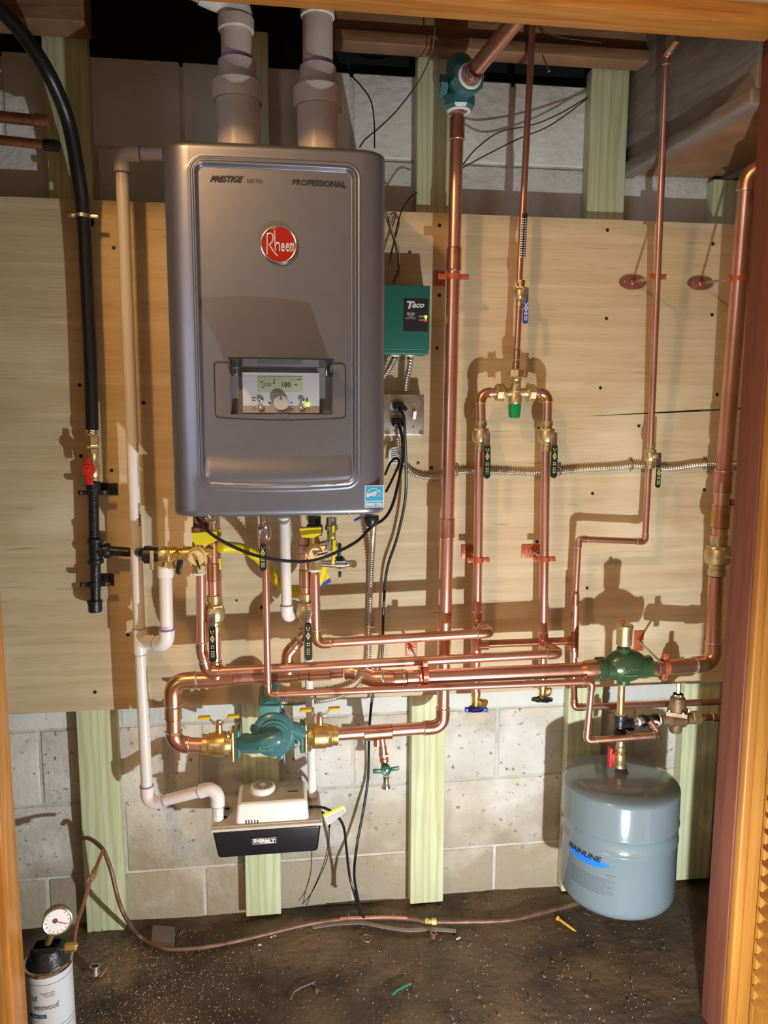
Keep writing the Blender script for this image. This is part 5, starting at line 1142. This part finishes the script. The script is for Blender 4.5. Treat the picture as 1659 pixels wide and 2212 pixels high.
bv = [bm.verts.new(v) for v in vs_]
for f in ((0, 1, 5, 4), (1, 2, 6, 5), (2, 3, 7, 6), (3, 0, 4, 7), (4, 5, 6, 7), (3, 2, 1, 0)): bm.faces.new([bv[i] for i in f])
bmesh.ops.bevel(bm, geom=[e for e in bm.edges if max(v.co.z for v in e.verts) > mzt-.001], offset=.009, segments=5, profile=.5, affect='EDGES'); bm.verts.index_update()
mc = obj('motor_cover', [v.co.copy() for v in bm.verts], [[v.index for v in f.verts] for f in bm.faces], white_pl, cp, True, .9); bm.free()
MB().box(mx0+.014, mx1-.012, -FO+.022, yb_-.036, mzt-.002, mzt+.0006).build('cover_dust', cream_pl, mc, False)
fc_ = V((P(568, 1712, .17).x, -.165, mzt)); Rf = .030
cap_ = MB().lathe(fc_, (0, 0, 1), [(0, Rf), (.012, Rf), (.0165, Rf-.003), (.018, Rf-.007), (.0175, .001)], 48).build('fan_cap', white_pl, mc)
mb = MB()
for rr_, k in ((.021, 22), (.0155, 18), (.010, 12)):
    for i in range(k):
        a = 2*math.pi*i/k; b2 = a+2*math.pi/k*.62
        ps = [(rr_-.0020, a), (rr_+.0020, a), (rr_+.0020, b2), (rr_-.0020, b2)]; mb.add([fc_+V((q_*math.cos(w_), q_*math.sin(w_), .0185)) for q_, w_ in ps], [(0, 1, 2, 3)])
mb.build('vent_slots', ink, cap_, False)
yf = -FO+.0095
for px in (532, 538, 544, 551, 557):
    a = P(px, 1778, FO-.010); MB().box(a.x-.0010, a.x+.0010, yf-.001, yf+.002, a.z-.008, a.z+.007).build('side_slot', ink, mc, False)
MB().box(mx1-.058, mx1-.012, -.20, -.16, mzt+.0008, mzt+.0012).build('rating_label', mat('label_grey', (.42, .38, .32), .5), mc, False)
MB().box(mx1-.050, mx1-.024, -.178, -.172, mzt+.0012, mzt+.0015).build('rating_print', ink, mc, False)
# badge
face_box('badge', 541, 1808, 599, 1824, FO+.0006, .001, ink, cp, .0)
bgw = face_box('badge_frame', 546, 1811, 596, 1822.5, FO+.0009, .001, ink_w, cp, .0); face_box('badge_field', 547, 1812, 595, 1821.5, FO+.0011, .001, ink, bgw, .0)
text_map('badge_lettering', 'EVERBILT', quad_px((548.5, 1813.4), (593.5, 1812.8), (593.5, 1820.4), (548.5, 1820.8), FO+.0014), ink_w, bgw, .05)
for px in (487, 668): c = V((P(px, 1850, FO-.03).x, -FO+.03, zb_)); MB().lathe(c+V((0, 0, .002)), (0, 0, -1), [(0, .008), (.006, .007), (.008, .004)], 14).build('foot', black_pl, cp)
for px, py in ((488, 1745), (486, 1763)): c = P(px, py, .19); MB().lathe((c.x, -.15-(.04 if py > 1750 else 0), zt_+.009), (0, 0, 1), [(0, .006), (.001, .006)], 14).build('lid_hole', void, cp, False)
cord('power_cord', 'black cord from the condensate pump down to the floor', [(668, 1742, .17), (700, 1745, .19), (725, 1760, .20), (742, 1785, .18), (748, 1830, .14), (755, 1890, .12), (768, 1940, .14), (780, 1978, .175)], .0034)
cord('signal_cord', 'shorter black cord from the condensate pump behind its tag', [(668, 1748, .17), (690, 1752, .18), (708, 1766, .17), (712, 1785, .15)], .0028)
pt = thing('pump_tag', 'white paper tag with yellow band on the condensate pump cord', 'tag', P(720, 1765, .205))
f = quad_px((697, 1759), (743, 1740), (748, 1754), (709, 1782), .212); patch('sheet', f, paper, pt); patch('yellow_band', quad_px((697, 1759), (743, 1740), (744.5, 1744), (700, 1764.5), .2126), yellow, pt)
for k in range(4): patch('print_line', quad_px((703+k*2, 1768+k*3.2), (743+k*1, 1748+k*2), (743+k*1, 1748.7+k*2), (703+k*2, 1768.8+k*3.2), .2126), ink_g, pt)
# ================================================================== OIL FILTER (lower left)
fo = .43
fx = P(107, 2120, fo).x
can = thing('oil_filter', 'white canister filter with black head at the lower left corner', 'filter', (fx, -fo, .0))
Rc = .0455; zc1 = P(107, 2083, fo).z
MB().lathe((fx, -fo, 0), (0, 0, 1), [(.002, Rc-.012), (.008, Rc-.003), (.016, Rc), (zc1-.006, Rc), (zc1, Rc+.0015), (zc1+.006, Rc+.0015)], 40).build('canister', mat('canister_white', (.62, .64, .68), .3), can)
MB().lathe((fx, -fo, zc1+.004), (0, 0, 1), [(0, Rc+.002), (.006, Rc+.0025), (.008, Rc-.001)], 40).build('rim', chrome, can)
MB().lathe((fx, -fo, zc1+.008), (0, 0, 1), [(0, Rc-.001), (.010, Rc-.004), (.020, Rc-.012), (.034, Rc-.014), (.038, Rc-.020)], 24).build('head', black_iron, can)
MB().box(fx-.030, fx+.034, -fo-.018, -fo+.018, zc1+.026, zc1+.046, .005).build('head_block', black_iron, can)
MB().rod((fx+.030, -fo, zc1+.034), (fx+.058, -fo, zc1+.034), .009, 6).build('brass_port', brass, can)
for zz_, h_ in ((zc1-.012, .0008), (zc1-.108, .0008), (zc1-.118, .0008)): patch('can_band', lambda u, v, zz_=zz_, h_=h_: V((fx+(Rc+.0004)*math.sin(-1.5+3*u), -fo-(Rc+.0004)*math.cos(-1.5+3*u), zz_+h_*v)), ink_g, can, 30, 1)
def canq(a0, a1, z_, h): return lambda u, v: V((fx+(Rc+.0005)*math.sin(a0+(a1-a0)*u), -fo-(Rc+.0005)*math.cos(a0+(a1-a0)*u), z_+h*v))
navy = mat('navy_print', (.06, .07, .16), .5)
text_map('can_lettering', 'westwood', canq(-.42, .62, zc1-.066, .013), ink_g, can, .0); text_map('can_lettering', 'K', canq(-.35, -.22, zc1-.046, .010), navy, can, .03, .3); text_map('can_lettering', 'X', canq(-.55, -.36, zc1-.048, .012), navy, can)
patch('can_lozenge', canq(-.75, .12, zc1-.084, .0085), navy, can, 16, 1); patch('can_fine_print', canq(-.66, .02, zc1-.0808, .0016), ink_w, can, 12, 1)
for k in range(3): patch('can_fine_print', canq(-.1+.1*k, .5, zc1-.030-k*.004, .001), ink_g, can, 6, 1)
gc = P(124, 1990, fo+.01); gd = V((.28, -1, .12)).normalized()
gg = thing('pressure_gauge', 'round dial gauge with white face on top of the canister filter', 'gauge', (gc.x, gc.y, zc1+.046))
gR = .0275
MB().lathe(gc-gd*-.0, -gd, [(0, gR), (.004, gR), (.018, gR*.97), (.022, gR*.85)], 40).build('case', bronze, gg)
MB().ring(gc+gd*.001, gd, gR*.97, .0022, 40).build('bezel', chrome, gg)
MB().lathe(gc, gd, [(0, gR*.93), (.0006, gR*.93)], 40).build('dial', ink_w, gg, False)
x_, y_, _ = frame(gd); ux = V((1, .28, 0)).normalized(); uz = gd.cross(ux)*-1 if gd.cross(ux).z < 0 else gd.cross(ux)
mb = MB()
for k in range(13):
    a = math.radians(-225+270*k/12)+0; d_ = ux*math.cos(a)+uz*math.sin(a); mb.tube([gc+gd*.0012+d_*gR*.70, gc+gd*.0012+d_*gR*.84], .0004, 4)
mb.build('dial_ticks', ink, gg, False)
MB().tube([gc+gd*.002+(-ux*.006+uz*.003), gc+gd*.002+(ux*.017-uz*.009)], .0009, 6).build('needle', red_l, gg); MB().lathe(gc+gd*.001+(-ux*.004+uz*.002), gd, [(0, .005), (.0015, .0045)], 14).build('dial_hub', navy, gg)
MB().rod(gc-gd*.010, V((fx, -fo, zc1+.044)), .007, 14).build('neck', brass, gg)
t = thing('copper_tube', 'thin copper oil tube with brass flare rising from the filter', 'copper tube', (P(165, 2040, .36).x, -.36, zc1+.03))
MB().tube(catmull([V((fx+.055, -fo, zc1+.036)), P(160, 2040, .42), P(165, 2000, .38), P(180, 1955, .32), P(195, 1905, .26), P(203, 1885, .24), P(215, 1855, .20), P(222, 1838, .17)], 8), .0042, 12).build('tube', copper_dark, t)
a = P(198, 1897, .25); b_ = P(206, 1877, .225); d_ = (b_-a).normalized(); MB().lathe(a-d_*.006, d_, [(0, .0058), (.008, .0062), (.009, .0085), (.018, .0085), (.019, .006), (.024, .008), (.032, .007), (.036, .0048)], 6).build('flare_nut', brass, t, False)
# floor tube
t = thing('copper_tube', 'long dull copper oil tube lying along the dirt floor', 'copper tube', PF(780, 1975))
fl = [P(176, 1810, .07), P(195, 1812, .09), P(222, 1835, .12), P(240, 1880, .14), P(252, 1930, .15), P(268, 1975, .17)]
fl2 = [PF(300, 2022, .014), PF(350, 2048, .008), PF(410, 2050, .007), PF(480, 2040, .007), PF(560, 2022, .008), PF(660, 1998, .010), PF(740, 1986, .012), PF(830, 1983, .014), PF(890, 1986, .014), PF(925, 1992, .012), PF(1000, 1992, .010), PF(1100, 1988, .008), PF(1180, 1970, .008), PF(1255, 1950, .008), PF(1330, 1925, .008)]
MB().tube(catmull(fl+fl2, 8), .0050, 12).build('tube', mat('dull_copper', (.30, .17, .12), .5, .5, (.18, .10, .07), 30), t)
MB().tube(catmull([PF(735, 1985, .0132), PF(790, 1983, .0148), PF(830, 1982, .0152), PF(880, 1984, .0152)], 6), .0049, 12).build('bright_section', copper, t)
a = PF(918, 1991, .013); d_ = (PF(950, 1993, .012)-a).normalized(); MB().lathe(a, d_, [(0, .0075), (.010, .0085), (.011, .006), (.016, .006), (.017, .0095), (.030, .0095), (.031, .007)], 6).build('flare_coupling', brass, t, False)
# ================================================================== FLOOR LITTER
def lit(name, label, cat, mb, m_, group=None, base=None):
    o = mb.build(name, m_, None, True); b = V(base) if base else V((sum(v.x for v in mb.v)/len(mb.v), sum(v.y for v in mb.v)/len(mb.v), min(v.z for v in mb.v)))
    for v in o.data.vertices: v.co -= b
    o.location = b; return tag(o, label, cat, group)
lit('copper_ring', 'thin copper wire ring lying flat on the dirt floor', 'ring', MB().ring(PF(792, 2027, .003), (.1, 0, 1), .0135, .0010, 30, 6), copper_dark)
mb = MB().lathe(PF(935, 2025, .001), (.1, 0, 1), [(0, .0085), (.013, .0085), (.013, .0070), (0, .0070)], 20, False); lit('pipe_offcut', 'short copper pipe offcut standing on the floor', 'offcut', mb, copper)
mb = MB().lathe(PF(205, 2105, .001), (0, .2, 1), [(0, .012), (.003, .012), (.004, .0105), (.016, .0105), (.017, .012), (.020, .012), (.020, .009), (0, .009)], 20, False); lit('pipe_bushing', 'silver pipe bushing on the floor right of the filter', 'offcut', mb, galv)
lit('wood_chip', 'small orange wood splinter beside the silver bushing', 'splinter', MB().obox(PF(224, 2100, .003), V((.006, .012, .002)), V((.002, -.001, 0)), V((0, 0, .0015))), mat('chip', (.45, .2, .08), .7))
a = PF(1204, 1983, .004); b_ = PF(1244, 2012, .004); d_ = (b_-a).normalized(); lit('yellow_anchor', 'yellow plastic wall anchor on the floor left of the tank', 'wall anchor', MB().lathe(a, d_, [(0, .006), (.003, .006), (.004, .0035), ((b_-a).length-.008, .003), ((b_-a).length, .0008)], 10), mat('anchor_yellow', (.75, .45, .05), .5))
def strip(name, label, pts, w, m_, cat, h=.002): 
    p = catmull([PF(x, y, .004) for x, y in pts], 6); mb = MB(); vs_ = []; 
    for i, q_ in enumerate(p):
        t_ = (p[min(i+1, len(p)-1)]-p[max(0, i-1)]).normalized(); n_ = V((-t_.y, t_.x, 0))*w; vs_ += [q_+n_, q_-n_, q_-n_+V((0, 0, h)), q_+n_+V((0, 0, h))]
    fs_ = [(i*4+k, i*4+(k+1) % 4, (i+1)*4+(k+1) % 4, (i+1)*4+k) for i in range(len(p)-1) for k in range(4)]+[(0, 1, 2, 3), tuple(len(vs_)-4+k for k in range(4))]
    mb.add(vs_, fs_); return lit(name, label, cat, mb, m_)
strip('plastic_strip', 'crumpled clear plastic strip on the floor below the copper tube', [(675, 2004), (720, 1997), (780, 1994), (830, 2003), (880, 2010), (930, 2008), (985, 2012)], .006, mat('dirty_plastic', (.28, .25, .21), .35), 'plastic strip')
strip('green_strip', 'short curved green strip on the floor in front', [(848, 2150), (862, 2138), (888, 2125)], .0022, mat('strip_green', (.02, .30, .20), .4), 'plastic strip')
strip('pale_twig', 'curved pale fibre on the floor left of the green strip', [(628, 2160), (640, 2140), (680, 2122)], .0012, mat('fibre', (.22, .18, .14), .7), 'fibre')
q = [PF(330, 1998, .006), PF(378, 2002, .006), PF(378, 2046, .006), PF(326, 2040, .006)]
lit('slate_square', 'flat purplish grey square tile piece by the left stud', 'tile', MB().prism(q, (0, 0, -.004)), mat('slate', (.16, .13, .13), .5))
for lab, x, y, l, a in (('white plastic sliver left below the tube', 590, 2023, .012, .3), ('white plastic sliver just left of the first one', 561, 2041, .007, .2), ('white plastic sliver near the copper offcut', 990, 2027, .011, .4)):
    c = PF(x, y, .004); lit('plastic_sliver', lab, 'plastic bit', MB().obox(c, V((l*math.cos(a), l*math.sin(a), 0))*.6, V((-math.sin(a)*.0018, math.cos(a)*.0018, 0)), V((0, 0, .001))), ink_w)
# grit: thousands of pale crumbs
mb = MB(); random.seed(3)
def crumb(c, s):
    h = [V((random.uniform(-s, s), random.uniform(-s, s), random.uniform(0, s))) for _ in range(4)]; h[3].z = s*1.1; mb.add([c+q_ for q_ in h], [(0, 1, 2), (0, 1, 3), (1, 2, 3), (2, 0, 3)])
for i in range(5200):
    r_ = random.random()
    if r_ < .62: x = random.gauss(-.33, .13); y = random.uniform(-.48, -.06)
    else: x = random.uniform(-.5, .95); y = random.uniform(-.49, -.02)
    if not (XL+.02 < x < XR-.05): continue
    crumb(V((x, y, fl_h(x, y)-.002)), random.choice((.0009, .0012, .0016, .0022)))
g = mb.build('floor_grit', spec_m, None, False); g['kind'] = 'stuff'; g['label'] = 'pale sawdust grit and crumbs scattered over the dirt floor'; g['category'] = 'grit'
random.seed(9); mb = MB()
for i in range(420):
    x = random.uniform(-.5, .95); y = random.uniform(-.49, -.02); crumb(V((x, y, fl_h(x, y)-.002)), random.choice((.003, .004, .006)))
g = mb.build('floor_clods', mat('clod', (.13, .09, .055), .9), None, False); g['kind'] = 'stuff'; g['label'] = 'small dark clods of dirt on the closet floor'; g['category'] = 'dirt'
